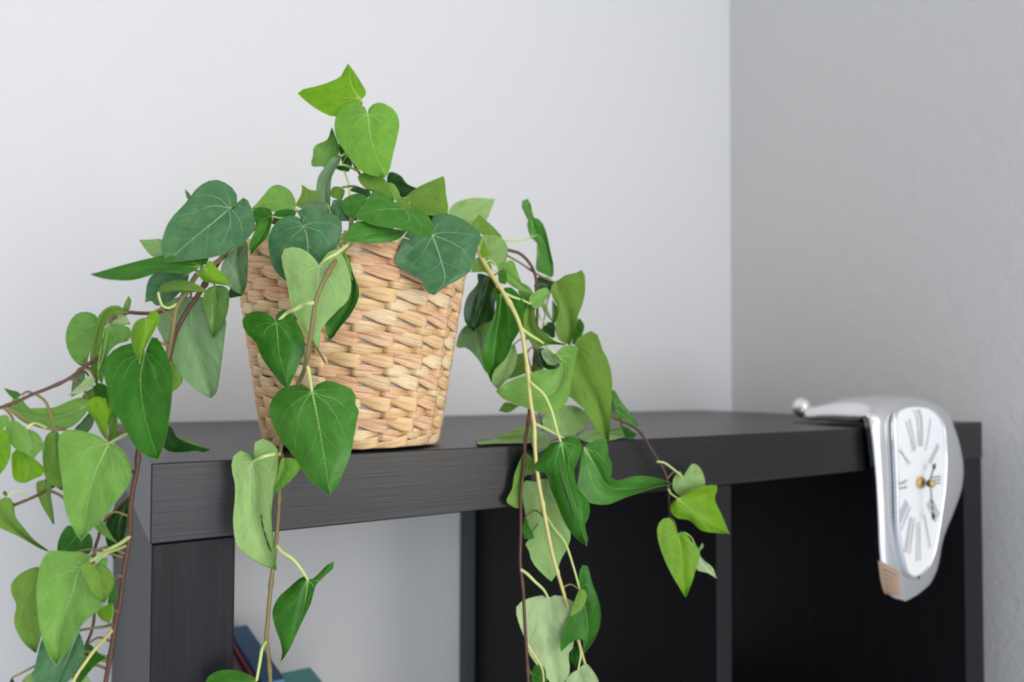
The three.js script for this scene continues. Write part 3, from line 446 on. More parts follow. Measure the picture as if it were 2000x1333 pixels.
leaf(v, 'darkest', -62, [757, 362], [756, 345, 762, 336, 783, 344, 795, 359], [815, 369], [792, 386, 770, 378], { fold: 0.02, b: -0.4 });
leaf(v, 'olive', -42, [790, 386], [811, 369, 839, 355], [866, 344], [871, 378, 873, 418, 840, 421, 806, 410, 786, 396], { fold: 0.0, b: -0.2, m: [835, 372] });
leaf(v, 'mid', -38, [850, 376], [846, 395, 856, 418], [873, 417], [871, 380, 866, 345], { fold: 0.02 });
leaf(v, 'under', -57, [885, 430], [876, 414, 889, 397, 922, 387], [967, 389], [961, 405, 947, 433, 922, 440, 900, 440], { fold: 0.0, b: -0.4 });
leaf(v, 'olive', -32, [928, 452], [922, 438, 928, 428], [936, 420], [964, 444, 981, 466, 952, 462], { fold: 0.02 });
leaf(v, 'olive', -32, [664, 366], [650, 366, 646, 383], [667, 391], [673, 372], { fold: 0.04 });
stalk(v, [719, 374, -40, 705, 369, -38, 689, 364, -34, 669, 366, -32], 0.0007, 'olive');
leaf(v, 'dark', -14, [650, 392], [667, 390, 676, 408], [684, 432], [660, 428, 646, 412], { fold: 0.02 });
leaf(v, 'darkest', -20, [700, 378], [684, 372, 690, 366, 704, 368], [722, 374], [716, 388], { fold: 0 });
leaf(v, 'green', -2, [718, 389], [706, 379, 686, 381, 668, 394, 671, 414], [689, 430], [700, 412, 712, 398], { fold: 0.05 });
leaf(v, 'olive', -26, [612, 408], [590, 404, 578, 402, 588, 380], [590, 361], [606, 371, 620, 374, 618, 400], { fold: 0.0 });
leaf(v, 'light', -1, [577, 406], [577, 394, 566, 372, 544, 361, 531, 364, 513, 384], [491, 409], [520, 410, 545, 416, 568, 418], { fold: 0.05, b: -0.5, m: [545, 396] });
leaf(v, 'deep', 3, [534, 424], [528, 410, 508, 405, 494, 411, 494, 425], [502, 440], [520, 434], { fold: 0.0 });
leaf(v, 'green', 13, [531, 423], [510, 432, 497, 455, 488, 478], [490, 498], [505, 480, 522, 462, 528, 444], { fold: 0.12, a: 0.4, m: [512, 460] });
leaf(v, 'deep', 5, [580, 412], [562, 409, 540, 413, 532, 425], [548, 442], [570, 432], { fold: 0 });
leaf(v, 'dark', 21, [844, 459], [843, 430, 850, 418, 867, 417, 890, 422, 917, 437, 941, 460, 934, 480, 929, 500, 919, 530, 895, 547, 873, 558], [848, 577], [833, 570, 825, 550, 801, 534, 771, 512, 782, 483, 796, 451, 815, 440], { a: 0.05, b: -0.3, fold: -0.04, m: [862, 510, 868, 548] });
leaf(v, 'green', 36, [786, 409], [770, 394, 747, 375, 730, 373, 717, 391], [693, 422], [804, 409, 823, 411, 839, 425, 847, 447, 841, 465, 811, 458, 783, 447, 742, 443, 711, 433], { a: 0.05, b: -0.7, fold: 0.0, m: [755, 408] });
leaf(v, 'green', 31, [795, 451], [767, 447, 734, 440, 700, 432, 684, 444], [666, 469], [690, 472, 720, 475, 754, 474, 782, 465], { a: 0.5, b: -0.5, fold: 0.0, m: [735, 455] });
leaf(v, 'grey', -8, [640, 398], [620, 392, 600, 392], [583, 404], [610, 416, 638, 414], { fold: 0, b: -0.6 });
leaf(v, 'olive', -6, [800, 395], [786, 386, 775, 390], [772, 402], [788, 410, 803, 408], { fold: 0 });
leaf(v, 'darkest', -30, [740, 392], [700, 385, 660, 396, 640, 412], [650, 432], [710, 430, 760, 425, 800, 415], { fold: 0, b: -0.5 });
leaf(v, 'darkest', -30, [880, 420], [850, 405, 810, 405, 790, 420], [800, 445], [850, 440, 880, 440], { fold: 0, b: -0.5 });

// ---------------------------------------------------------------- ivy: the vines that fall on the far side of the basket
const strawVine = v = vine('straw', 0.0015, 0.0010, [930, 480, -26, 939, 501, -20, 960, 537, -8, 983, 572, 0, 1003, 606, 4, 1018, 644, 7, 1026, 690, 10, 1032, 738, 12, 1036, 784, 13, 1043, 828, 15, 1045, 879, 17, 1052, 942, 19, 1060, 985, 22, 1066, 1020, 24, 1080, 1087, 25, 1097, 1146, 21, 1113, 1200, 16, 1131, 1258, 14, 1141, 1294, 14, 1154, 1333, 14, 1172, 1390, 14], 9, true);
leaf(v, 'darkest', -34, [957, 542], [945, 536, 932, 535, 934, 552, 914, 578, 906, 606, 910, 632], [925, 648], [939, 634, 962, 626, 967, 593, 970, 562], { fold: 0.03 });
leaf(v, 'deep', -10, [979, 573], [971, 560, 964, 566, 970, 593, 962, 624, 947, 662, 940, 690, 947, 716], [960, 747], [963, 726, 988, 700, 1003, 664, 1014, 648, 1024, 595, 1003, 565, 990, 560], { fold: 0.06, a: 0.1, b: -0.1, m: [970, 650] });
leaf(v, 'under', -26, [940, 495], [936, 475, 941, 461, 962, 459, 983, 468, 992, 488], [988, 510], [972, 519, 955, 512], { fold: 0.03 });
leaf(v, 'light', -20, [938, 500], [926, 510], [920, 532], [945, 532, 960, 535, 958, 515], { fold: 0 });
leaf(v, 'bright', -16, [945, 503], [938, 490, 942, 478], [945, 470], [950, 485, 957, 498], { fold: 0 });
leaf(v, 'light', -17, [970, 520], [988, 512, 1001, 509, 1011, 532, 1021, 555], [1040, 572], [1012, 566, 988, 550, 976, 534], { fold: 0.02 });
leaf(v, 'deep', -9, [972, 532], [983, 527, 990, 536], [988, 556], [976, 552], { fold: 0 });
leaf(v, 'mid', -15, [1018, 553], [1035, 562, 1046, 590, 1034, 640], [1020, 652], [1012, 622, 1022, 592, 1012, 570], { fold: 0.03 });
leaf(v, 'olive', -7, [1032, 596], [1024, 610, 1024, 650, 1034, 665, 1046, 682, 1064, 674], [1105, 673], [1085, 668, 1066, 653, 1048, 632, 1042, 606], { fold: 0.08, a: -0.2, m: [1034, 640, 1056, 666], g: 1 });
leaf(v, 'light', -4, [1036, 594], [1034, 582, 1049, 568, 1068, 562], [1074, 572], [1062, 592, 1046, 604], { fold: 0.04 });
stalk(v, [984, 572, 0, 1000, 580, 0, 1018, 586, -2, 1036, 594, -4], 0.0008);
leaf(v, 'light', 1, [1085, 691], [1095, 680, 1110, 674, 1128, 676, 1125, 702, 1118, 746, 1105, 789, 1074, 809, 1045, 803, 1016, 792, 985, 780], [969, 765], [992, 746, 1026, 733, 1056, 723, 1088, 720, 1097, 708], { a: 0.0, b: -0.3, fold: 0.05, m: [1098, 725, 1080, 765, 1030, 775], g: 1 });
stalk(v, [1018, 641, 7, 1034, 654, 8, 1054, 666, 7, 1083, 691, 3], 0.0009);
leaf(v, 'pale', -5, [1086, 694], [1072, 682, 1058, 684, 1059, 697], [1070, 712], [1084, 714, 1092, 706], { fold: 0.04 });
leaf(v, 'darkest', -12, [1048, 682], [1062, 680, 1080, 694, 1094, 715], [1086, 728], [1060, 717, 1048, 702], { fold: 0 });
leaf(v, 'scarred', 26, [1096, 864], [1076, 866, 1059, 889, 1040, 917, 1055, 922, 1068, 927, 1074, 953, 1087, 983, 1100, 1016, 1115, 1041, 1130, 1057], [1146, 1068], [1105, 854, 1124, 855, 1137, 867, 1134, 889, 1122, 915, 1122, 930, 1129, 955, 1151, 983, 1150, 1011, 1142, 1028, 1149, 1052], { a: 0.1, b: -0.2, fold: -0.05, m: [1107, 925, 1130, 1010] });
stalk(v, [1032, 744, 12, 1044, 754, 16, 1062, 771, 20, 1077, 802, 24, 1087, 838, 26, 1095, 863, 27], 0.0009);
stalk(v, [1044, 828, 14, 1066, 838, 19, 1088, 850, 22, 1100, 856, 22], 0.0009);
leaf(v, 'green', 21, [1141, 875], [1136, 895, 1132, 924, 1127, 955, 1138, 976, 1164, 986, 1189, 986, 1220, 973, 1248, 963, 1284, 951], [1311, 946], [1296, 939, 1263, 931, 1233, 932, 1205, 941, 1194, 934, 1196, 909, 1189, 894, 1187, 868, 1182, 858, 1156, 863], { a: 0.1, b: -0.1, fold: 0.06, m: [1165, 915, 1190, 952, 1240, 955] });
leaf(v, 'under', 10, [1056, 936], [1044, 942, 1027, 939, 1014, 950, 1021, 975, 1026, 1006, 1030, 1020, 1040, 1053, 1022, 1059, 1031, 1070, 1039, 1098, 1064, 1126], [1077, 1137], [1087, 1122, 1095, 1095, 1106, 1076, 1115, 1044, 1096, 1006, 1080, 960, 1072, 936], { a: 0.05, b: 0, fold: 0.0, curl: -0.02, pil: 0.015, m: [1062, 1010] });
leaf(v, 'deep', 6, [1025, 1012], [1020, 1035], [1024, 1052], [1042, 1052, 1034, 1030], { fold: 0 });
leaf(v, 'deep', 22, [1132, 1159], [1122, 1185, 1112, 1208, 1098, 1238, 1095, 1274, 1112, 1258, 1128, 1250, 1138, 1249], [1141, 1276], [1167, 1238, 1174, 1202, 1169, 1172, 1156, 1136, 1148, 1106, 1141, 1101, 1132, 1116], { a: 0.0, b: -0.1, fold: 0.03, m: [1144, 1195, 1148, 1235] });
leaf(v, 'olive', 27, [1131, 1152], [1122, 1172, 1114, 1204], [1116, 1206], [1137, 1189, 1146, 1168, 1141, 1152], { fold: 0 });
stalk(v, [1062, 1000, 14, 1080, 1030, 17, 1103, 1060, 20, 1120, 1108, 23, 1132, 1152, 24], 0.0008);
leaf(v, 'pale', 17, [1129, 1309], [1116, 1316, 1104, 1336, 1108, 1365], [1138, 1398], [1166, 1365, 1170, 1335, 1160, 1314, 1144, 1297], { fold: 0.04 });
stalk(v, [1132, 1262, 14, 1134, 1280, 17, 1129, 1309, 19], 0.0007);

v = vine('brown', 0.0011, 0.0010, [965, 478, -40, 990, 488, -36, 1016, 496, -35, 1036, 517, -33, 1045, 537, -32, 1049, 568, -30, 1049, 619, -28, 1044, 695, -20, 1040, 750, -10, 1034, 802, 1, 1029, 843, 7, 1026, 858, 9, 1023, 917, 9, 1018, 955, 9, 1017, 1040, 9, 1016, 1103, 10, 1021, 1146, 13, 1026, 1235, 17, 1032, 1333, 17, 1036, 1390, 17], 8, true);
leaf(v, 'green', -45, [1038, 464], [1030, 444, 1032, 420, 1021, 408, 1019, 394, 1029, 387, 1035, 395, 1038, 422, 1057, 432], [1080, 515], [1079, 542, 1062, 535, 1047, 527, 1055, 494, 1051, 478], { a: 0.1, fold: 0.08, m: [1052, 460], g: 1 });
stalk(v, [980, 469, -42, 1000, 470, -43, 1020, 469, -44, 1038, 464, -45], 0.0007);
leaf(v, 'darkest', -36, [1044, 560], [1052, 541, 1075, 545], [1082, 560], [1062, 576, 1046, 574], { fold: 0 });
leaf(v, 'under', -25, [1004, 672], [1010, 695, 1000, 730], [972, 760], [960, 745, 964, 715, 985, 690], { fold: 0.04 });
leaf(v, 'bluish', -46, [930, 636], [912, 635, 898, 650, 892, 680, 908, 679, 928, 695], [950, 728], [948, 700, 950, 662], { fold: 0.03 });
leaf(v, 'mid', -42, [960, 628], [940, 632, 930, 642], [944, 664], [962, 655, 966, 636], { fold: 0.03 });
leaf(v, 'mid', -31, [1030, 690], [1012, 692, 995, 710], [987, 742], [1014, 734, 1036, 722], { fold: 0.03 });
leaf(v, 'mid', -26, [1046, 704], [1038, 715], [1036, 726], [1058, 724, 1062, 714], { fold: 0.0 });
leaf(v, 'mid', -38, [1014, 793], [1000, 788, 986, 787], [974, 803], [993, 806], { fold: 0.0, b: -0.5 });
leaf(v, 'under', -14, [1088, 799], [1104, 793, 1126, 794, 1148, 811, 1147, 831], [1128, 851], [1106, 852, 1076, 842, 1058, 824, 1072, 806], { fold: 0.06 });
leaf(v, 'under', -22, [1062, 848], [1045, 838, 1029, 833, 1013, 835, 988, 845, 962, 858], [928, 862], [935, 868, 960, 867, 1003, 866, 1040, 864], { a: 0.0, b: 0, fold: 0.0, curl: 0 });
leaf(v, 'bluish', -5, [1040, 842], [1038, 860, 1042, 880], [1054, 886], [1074, 866, 1064, 845], { fold: 0.02 });
leaf(v, 'olive', 5, [1024, 882], [1015, 900, 1004, 930, 1000, 955, 989, 980], [1001, 990], [1014, 994, 1018, 960, 1026, 930, 1046, 925, 1044, 900], { fold: 0.02, m: [1018, 935] });
leaf(v, 'pale', 9, [1071, 1169], [1062, 1164, 1034, 1169, 1018, 1176, 1008, 1188, 1013, 1217, 1023, 1243, 1034, 1279, 1054, 1307, 1074, 1333], [1090, 1347], [1085, 1163, 1105, 1168, 1121, 1178, 1122, 1210, 1119, 1266, 1111, 1278, 1113, 1312, 1104, 1332], { a: 0.0, b: -0.05, fold: 0.03, m: [1074, 1240] });
stalk(v, [1017, 1113, 11, 1030, 1122, 14, 1044, 1136, 15, 1062, 1153, 14, 1071, 1169, 12], 0.0009);
stalk(v, [1028, 1256, 17, 1040, 1276, 18, 1052, 1293, 18, 1060, 1312, 18, 1062, 1340, 18], 0.0007, 'straw');
leaf(v, 'deep', 5, [1037, 1316], [1046, 1300, 1062, 1304], [1068, 1330], [1056, 1352, 1040, 1345], { fold: 0 });
leaf(strawVine, 'deep', 7, [1118, 1268], [1112, 1285], [1122, 1306], [1130, 1290, 1128, 1270], { fold: 0 });
leaf(strawVine, 'darkest', 6, [1108, 1180], [1104, 1200], [1112, 1215], [1128, 1195, 1124, 1176], { fold: 0 });

v = vine('tan', 0.0008, 0.0007, [970, 492, -38, 993, 501, -37, 1016, 514, -36, 1046, 534, -34, 1067, 545, -32, 1083, 552, -31], 3, true);
leaf(v, 'olive', -30, [1083, 552], [1092, 548, 1105, 538, 1124, 534, 1138, 528, 1143, 565, 1138, 593, 1128, 619, 1122, 650], [1113, 674], [1092, 664, 1084, 642, 1090, 606, 1078, 578, 1076, 560], { a: -0.1, fold: 0.05, m: [1097, 585, 1112, 625] });
leaf(v, 'deep', -42, [1124, 640], [1130, 622, 1141, 636], [1134, 662], [1118, 674], { fold: 0 });
leaf(v, 'light', -37, [1078, 638], [1087, 626, 1090, 605], [1079, 586], [1084, 606, 1081, 626], { fold: 0, g: 1 });
stalk(v, [1050, 610, -29, 1058, 624, -34, 1070, 637, -36, 1078, 639, -37], 0.0006);
leaf(v, 'under', -39, [1056, 596], [1064, 612], [1079, 630], [1072, 608, 1064, 592], { fold: 0, g: 1 });
leaf(v, 'darkest', -37, [1060, 640], [1070, 630, 1082, 632], [1084, 658], [1068, 666, 1054, 650], { fold: 0 });
leaf(v, 'olive', -9, [1122, 676], [1126, 664, 1138, 655, 1156, 647, 1169, 657, 1174, 678, 1187, 703, 1195, 735, 1195, 785, 1191, 835], [1189, 864], [1169, 846, 1154, 822, 1138, 797, 1113, 774, 1106, 755, 1116, 725, 1122, 695], { a: -0.1, b: -0.2, fold: 0.05, m: [1128, 725, 1158, 770] });
stalk(v, [1051, 641, -20, 1065, 654, -14, 1083, 666, -9, 1104, 674, -7, 1122, 678, -8], 0.0008);

v = vine('brown', 0.0009, 0.0008, [1044, 695, -20, 1068, 735, -28, 1112, 772, -32, 1150, 795, -26, 1175, 806, -21, 1197, 817, -15, 1225, 828, -8, 1244, 839, -2, 1257, 854, 4, 1267, 870, 7, 1285, 899, 9, 1301, 930, 10, 1306, 962, 10, 1307, 993, 10, 1309, 1012, 11], 4);
leaf(v, 'green', -22, [1197, 798], [1194, 775, 1197, 760, 1215, 787, 1233, 810], [1249, 834], [1230, 828, 1208, 820], { a: 0.1, fold: 0.03, b: -0.2 });
leaf(v, 'darkest', -20, [1194, 782], [1191, 800], [1196, 812], [1203, 808, 1200, 790], { fold: 0 });
leaf(v, 'deep', -16, [1212, 832], [1222, 835], [1244, 849], [1234, 858, 1222, 853], { fold: 0 });
leaf(v, 'under', -24, [1214, 836], [1190, 842, 1151, 842], [1128, 854], [1140, 863, 1189, 861, 1217, 854, 1240, 842], { a: 0, b: 0, fold: 0 });
stalk(v, [1195, 817, -15, 1206, 824, -16, 1214, 836, -20], 0.0006);
leaf(v, 'under', 7, [1334, 933], [1345, 915, 1353, 906, 1367, 914, 1377, 950], [1358, 962], [1334, 972, 1316, 958, 1314, 940, 1328, 920], { fold: 0.04 });
stalk(v, [1283, 902, 9, 1296, 904, 12, 1314, 916, 12, 1334, 933, 10], 0.0007);
leaf(v, 'bright', 18, [1323, 974], [1339, 962, 1370, 951, 1402, 950, 1396, 974, 1411, 1009], [1425, 1044], [1402, 1042, 1370, 1037, 1346, 1017, 1320, 1012, 1309, 996, 1312, 982], { a: 0.2, b: -0.3, fold: -0.08, m: [1362, 1005] });
stalk(v, [1305, 955, 10, 1310, 964, 13, 1323, 974, 18], 0.0007);
leaf(v, 'bright', 20, [1323, 1043], [1320, 1035, 1312, 1015, 1301, 1011, 1285, 1026, 1285, 1053, 1298, 1094, 1317, 1132], [1339, 1167], [1352, 1138, 1361, 1106, 1367, 1076, 1352, 1059, 1336, 1040, 1328, 1040], { a: 0.05, b: -0.1, fold: 0.03, m: [1332, 1090] });
leaf(v, 'pale', 14, [1364, 1082], [1374, 1094, 1392, 1110], [1400, 1131], [1382, 1120, 1361, 1113], { fold: 0 });
leaf(v, 'pale', 15, [1366, 1078], [1366, 1070], [1372, 1061], [1374, 1068], { fold: 0 });
stalk(v, [1336, 1040, 18, 1350, 1050, 16, 1358, 1066, 14, 1364, 1080, 14], 0.0004);

// every leaf hangs on a stalk: where none is laid above, one runs from the leaf to its own vine, or to the soil in the crown
for (const [vn, base, inner] of grown) {
  if (stalkEnds.some((e) => e.distanceTo(base) < 0.004)) continue;
  let best = null, bd = 1;
  for (const p of runs.get(vn)) { const d = p.distanceTo(base) + (p.y < base.y ? 0.012 : 0); if (d < bd) { bd = d; best = p; } }
  const nearPot = Math.hypot(base.x - POT.x, base.z - POT.z) < POT.r1 + 0.03 && base.y > 0.095;
  let pts;
  if (nearPot && bd > 0.02) pts = [...fromSoil(base), base];
  else { const m = best.clone().lerp(base, 0.5); m.y += Math.min(0.006, bd * 0.25); m.add(best.clone().sub(EYE).normalize().multiplyScalar(0.0015)); pts = [best, m, base]; }
  if (pts.length < 3) pts.splice(1, 0, pts[0].clone().lerp(base, 0.55).add(V3(0, 0.006, 0)));
  mesh('leaf_stalk', home(tube(pts, (t) => 0.00062 * (1.0 - 0.3 * t))), stemMat[nearPot ? 'stalk' : 'tan'], vn);
}

// ---------------------------------------------------------------- the drooping clock on the far end of the shelf
{
  const ck = thing('drooping_clock', 'drooping silver clock with a white dial draped over the front edge of the shelf', 'clock', 0.64, 0, 0);
  const off = V3(-0.64, 0, 0);
  // stations along the body from the hanging tip, up over the edge, back to the crown: [y, z, left x, right x, body depth]
  const S = [[-0.1572, 0.012, 0.6085, 0.6135, 0.006], [-0.1545, 0.0125, 0.597, 0.640, 0.009], [-0.1485, 0.0130, 0.5885, 0.6625, 0.0095], [-0.136, 0.0135, 0.5822, 0.6755, 0.0095], [-0.109, 0.014, 0.5768, 0.6865, 0.0095], [-0.085, 0.0145, 0.5745, 0.7062, 0.0095],
    [-0.064, 0.015, 0.5722, 0.7205, 0.0095], [-0.043, 0.0155, 0.5695, 0.7235, 0.0095], [-0.023, 0.016, 0.5665, 0.7175, 0.0100], [-0.004, 0.0165, 0.5640, 0.7080, 0.0115], [0.0125, 0.0150, 0.5655, 0.7000, 0.0145], [0.0225, 0.0085, 0.5690, 0.6950, 0.0190], [0.0275, -0.003, 0.5725, 0.6905, 0.0238], [0.0290, -0.020, 0.5770, 0.6860, 0.0262],
    [0.0275, -0.038, 0.5810, 0.6780, 0.0250], [0.0240, -0.055, 0.5860, 0.6660, 0.0219], [0.0195, -0.070, 0.5905, 0.6500, 0.0177], [0.0160, -0.083, 0.5950, 0.6360, 0.0144], [0.0120, -0.091, 0.6040, 0.6190, 0.0106]];
  const cv = [0, 1, 2, 3, 4].map((k) => new THREE.CatmullRomCurve3(S.map((s) => V3(k < 2 ? s[0] : s[k], k === 0 ? s[1] : 0, 0)), false, 'centripetal'));
  const spine = new THREE.CatmullRomCurve3(S.map((s) => V3(0, s[0], s[1])), false, 'centripetal');
  const lx = new THREE.CatmullRomCurve3(S.map((s) => V3(s[2], s[0], s[1])), false, 'centripetal'), rx = new THREE.CatmullRomCurve3(S.map((s) => V3(s[3], s[0], s[1])), false, 'centripetal'), dp = new THREE.CatmullRomCurve3(S.map((s, i) => V3(i, s[4], 0)), false, 'catmullrom');
  const at = (t) => { const p = spine.getPoint(t), d = spine.getTangent(t), l = lx.getPoint(t).x, r = rx.getPoint(t).x; return { p, n: V3(0, -d.z, d.y).multiplyScalar(-1), l, r, depth: dp.getPoint(t).y }; };
  // outward normal of the draped sheet: forward on the hanging part, up on the top
  const nOut = (t) => { const d = spine.getTangent(t); return V3(0, -d.z, d.y); };
  const N = 90, ring = [];
  const K = 30;
  for (let k = 0; k <= K; k++) ring.push([-1 + 2 * k / K, 1]);
  for (let k = 1; k < 8; k++) ring.push([1 - 2 * k / 8, 0]);
  const pos = [], uv = [], idx = [], M = ring.length;
  const lift = (q) => { const e = Math.abs(q), edge = Math.sqrt(Math.max(0, 1 - Math.pow(e, 3.6))); const ridge = 0; return { h: edge, ridge }; };
  for (let i = 0; i <= N; i++) {
    const t = i / N, s = at(t), n = nOut(t), c = (s.l + s.r) / 2, w = (s.r - s.l) / 2, flatK = 1 / (1 + Math.exp((t - 0.62) * 30)), fade = Math.min(1, w / 0.03);
    for (const [q, front] of ring) {
      let x, o;
      const qq = Math.sign(q) * Math.pow(Math.abs(q), 0.8);
      if (front) { const f = lift(qq), round = Math.sqrt(Math.max(0, 1 - Math.pow(Math.abs(qq), 3.0))); x = c + w * qq * (1 - 0.0); const prof = f.h * flatK + round * (1 - flatK); o = -s.depth * 0.98 * (1 - prof) + f.ridge * fade * (0.35 + 0.65 * flatK); }
      else { x = c + w * 0.96 * qq; o = -s.depth; }
      pos.push(x, s.p.y + n.y * o, s.p.z + n.z * o); uv.push(q, t);
    }
  }
  for (let i = 0; i < N; i++) for (let j = 0; j < M; j++) { const a = i * M + j, b = i * M + (j + 1) % M, c2 = a + M, d = b + M; idx.push(a, b, c2, b, d, c2); }
  for (const e of [0, N * M]) for (let j = 1; j < M - 1; j++) e ? idx.push(e, e + j, e + j + 1) : idx.push(e, e + j + 1, e + j);
  const g = new THREE.BufferGeometry(); g.setAttribute('position', new THREE.Float32BufferAttribute(pos, 3)); g.setAttribute('uv', new THREE.Float32BufferAttribute(uv, 2)); g.setIndex(idx); g.computeVertexNormals();
  const chrome = new THREE.MeshStandardMaterial({ color: new THREE.Color(0.94, 0.94, 0.94), metalness: 1, roughness: 0.15, side: THREE.DoubleSide });
  mesh('case', g.translate(off.x, 0, 0), chrome, ck);

  // the dial lies on the case; its outline in metres, read upwards from the lowest point on both sides
  const dl = [[-0.1366, 0.6205], [-0.134, 0.6125], [-0.1295, 0.606], [-0.120, 0.601], [-0.1106, 0.5975], [-0.089, 0.5925], [-0.050, 0.5895], [-0.019, 0.5862], [0.000, 0.5848], [0.009, 0.5868], [0.0150, 0.595], [0.0178, 0.610], [0.0186, 0.6240]];
  const dr = [[-0.1366, 0.6235], [-0.135, 0.632], [-0.131, 0.641], [-0.120, 0.651], [-0.105, 0.657], [-0.081, 0.6640], [-0.056, 0.6695], [-0.031, 0.6710], [-0.010, 0.6685], [0.003, 0.6650], [0.0120, 0.6570], [0.0172, 0.6460], [0.0186, 0.6280]];
  const tAtY = (y) => { let best = 0, bd = 1; for (let i = 0; i <= 800; i++) { const t = i / 800 * 0.73, p = spine.getPoint(t); const dd = Math.abs(p.y - y); if (dd < bd) { bd = dd; best = t; } } return best; };
  const tl = dl.map(([y]) => tAtY(y)); 
  const cl = new THREE.CatmullRomCurve3(dl.map((p, i) => V3(p[1], tl[i], 0)), false, 'centripetal'), tr = dr.map(([y]) => tAtY(y)); tr[tr.length - 1] = tl[tl.length - 1];
  const cr = new THREE.CatmullRomCurve3(dr.map((p, i) => V3(p[1], tr[i], 0)), false, 'centripetal');
  const arc = (t) => spine.getLength() * 0 + lenTo(t);
  const lens = []; { let a = 0, q = spine.getPoint(0); for (let i = 0; i <= 900; i++) { const p = spine.getPoint(i / 900); a += p.distanceTo(q); lens.push(a); q = p; } }
  function lenTo(t) { return lens[Math.round(Math.min(1, Math.max(0, t)) * 900)]; }
  const DX0 = 0.575, DX1 = 0.685, DA0 = 0.012, DA1 = 0.205;
  const nd = 56, md = 16, dp2 = [], duv = [], di = [];
  for (let i = 0; i <= nd; i++) {
    const a = cl.getPoint(i / nd), b = cr.getPoint(i / nd);
    for (let j = 0; j <= md; j++) { const u = j / md, x = a.x + (b.x - a.x) * u, t = a.y + (b.y - a.y) * u, p = spine.getPoint(t), n = nOut(t), e = Math.min(1, 6 * Math.min(u, 1 - u)), o = 0.0014; dp2.push(x, p.y + n.y * o, p.z + n.z * o); duv.push((x - DX0) / (DX1 - DX0), (lenTo(t) - DA0) / (DA1 - DA0)); }
  }
  for (let i = 0; i < nd; i++) for (let j = 0; j < md; j++) { const a = i * (md + 1) + j, b = a + 1, c = a + md + 1, d = c + 1; di.push(a, b, c, b, d, c); }
  const HX = 0.6262, HY = -0.0505, hubA = lenTo(tAtY(HY));
  const dialTex = canvasTex(640, 1100, (c, w, h) => {
    c.fillStyle = '#f4f4f6'; c.fillRect(0, 0, w, h);
    const X = (x) => (x - DX0) / (DX1 - DX0) * w, Y = (a) => (1 - (a - DA0) / (DA1 - DA0)) * h, hx = X(HX), hy = Y(hubA);
    const names = ['XII', 'I', 'II', 'III', 'IIII', 'V', 'VI', 'VII', 'VIII', 'IX', 'X', 'XI'];
    // the dial is stretched by the droop: far ends of the numerals follow its outline
    const rxs = 0.0375, top = 0.066, bot = 0.072;
    names.forEach((nm, k) => {
      const a = k * Math.PI / 6, ux = Math.sin(a), uy = Math.cos(a), ry = uy > 0 ? top : bot;
      const ox = hx + ux * rxs / (DX1 - DX0) * w, oy = hy - uy * ry / (DA1 - DA0) * h, ix = hx + ux * rxs * 0.52 / (DX1 - DX0) * w, iy = hy - uy * ry * 0.50 / (DA1 - DA0) * h;
      const len = Math.hypot(ox - ix, oy - iy), rot = Math.atan2(oy - iy, ox - ix) + Math.PI / 2;
      c.save(); c.translate((ox + ix) / 2, (oy + iy) / 2); c.rotate(rot); c.fillStyle = '#101114'; c.strokeStyle = '#101114'; c.lineCap = 'butt';
      const gl = { I: 17, V: 32, X: 34 }; let tot = 0; for (const ch of nm) tot += gl[ch]; const sc = Math.min(1, 96 / tot); let x = -tot * sc / 2; const H = len / 2;
      for (const ch of nm) { const cw = gl[ch] * sc, L = (x0, y0, x1, y1, lw) => { c.lineWidth = lw; c.beginPath(); c.moveTo(x0, y0); c.lineTo(x1, y1); c.stroke(); };
        if (ch === 'I') L(x + cw / 2, -H, x + cw / 2, H, 6.5); else if (ch === 'V') { L(x + 5, -H, x + cw / 2, H, 6); L(x + cw - 5, -H, x + cw / 2, H, 2); } else { L(x + 5, -H, x + cw - 5, H, 6); L(x + cw - 5, -H, x + 5, H, 2); }
        x += cw; }
      c.restore();
    });
  });
  const dg = new THREE.BufferGeometry(); dg.setAttribute('position', new THREE.Float32BufferAttribute(dp2, 3)); dg.setAttribute('uv', new THREE.Float32BufferAttribute(duv, 2)); dg.setIndex(di); dg.computeVertexNormals();
  const bez = []; for (let i = 0; i <= nd; i++) bez.push(i * (md + 1)); for (let i = nd; i >= 0; i--) bez.push(i * (md + 1) + md);
  mesh('bezel', tube(bez.filter((k, i) => i % 2 === 0).map((k) => V3(dp2[3 * k] + off.x, dp2[3 * k + 1], dp2[3 * k + 2])), () => 0.0021), chrome, ck);
  mesh('dial', dg.translate(off.x, 0, 0), new THREE.MeshPhysicalMaterial({ map: dialTex, roughness: 0.5, clearcoat: 0.4, clearcoatRoughness: 0.15, side: THREE.DoubleSide }), ck);

  // movement shaft, hands and crown
  const gold = new THREE.MeshStandardMaterial({ color: new THREE.Color(0.72, 0.50, 0.18), metalness: 1, roughness: 0.3 }), black = new THREE.MeshStandardMaterial({ color: new THREE.Color(0.012, 0.02, 0.016), roughness: 0.4 });
  const hz = spine.getPoint(tAtY(HY)).z + 0.0012;
  const turn = (pts, m, name, z) => mesh(name, new THREE.LatheGeometry(pts.map((p) => new THREE.Vector2(...p)), 28).rotateX(Math.PI / 2).translate(HX + off.x, HY, z), m, ck);
  turn([[0.0001, 0], [0.0052, 0], [0.0054, 0.0008], [0.0054, 0.0032], [0.0048, 0.0040], [0.0028, 0.0042], [0.0001, 0.0042]], gold, 'hub_nut', hz);
  turn([[0.0001, 0], [0.0021, 0], [0.0021, 0.0085], [0.0001, 0.0085]], new THREE.MeshStandardMaterial({ color: new THREE.Color(0.25, 0.25, 0.26), metalness: 1, roughness: 0.35 }), 'shaft', hz + 0.004);
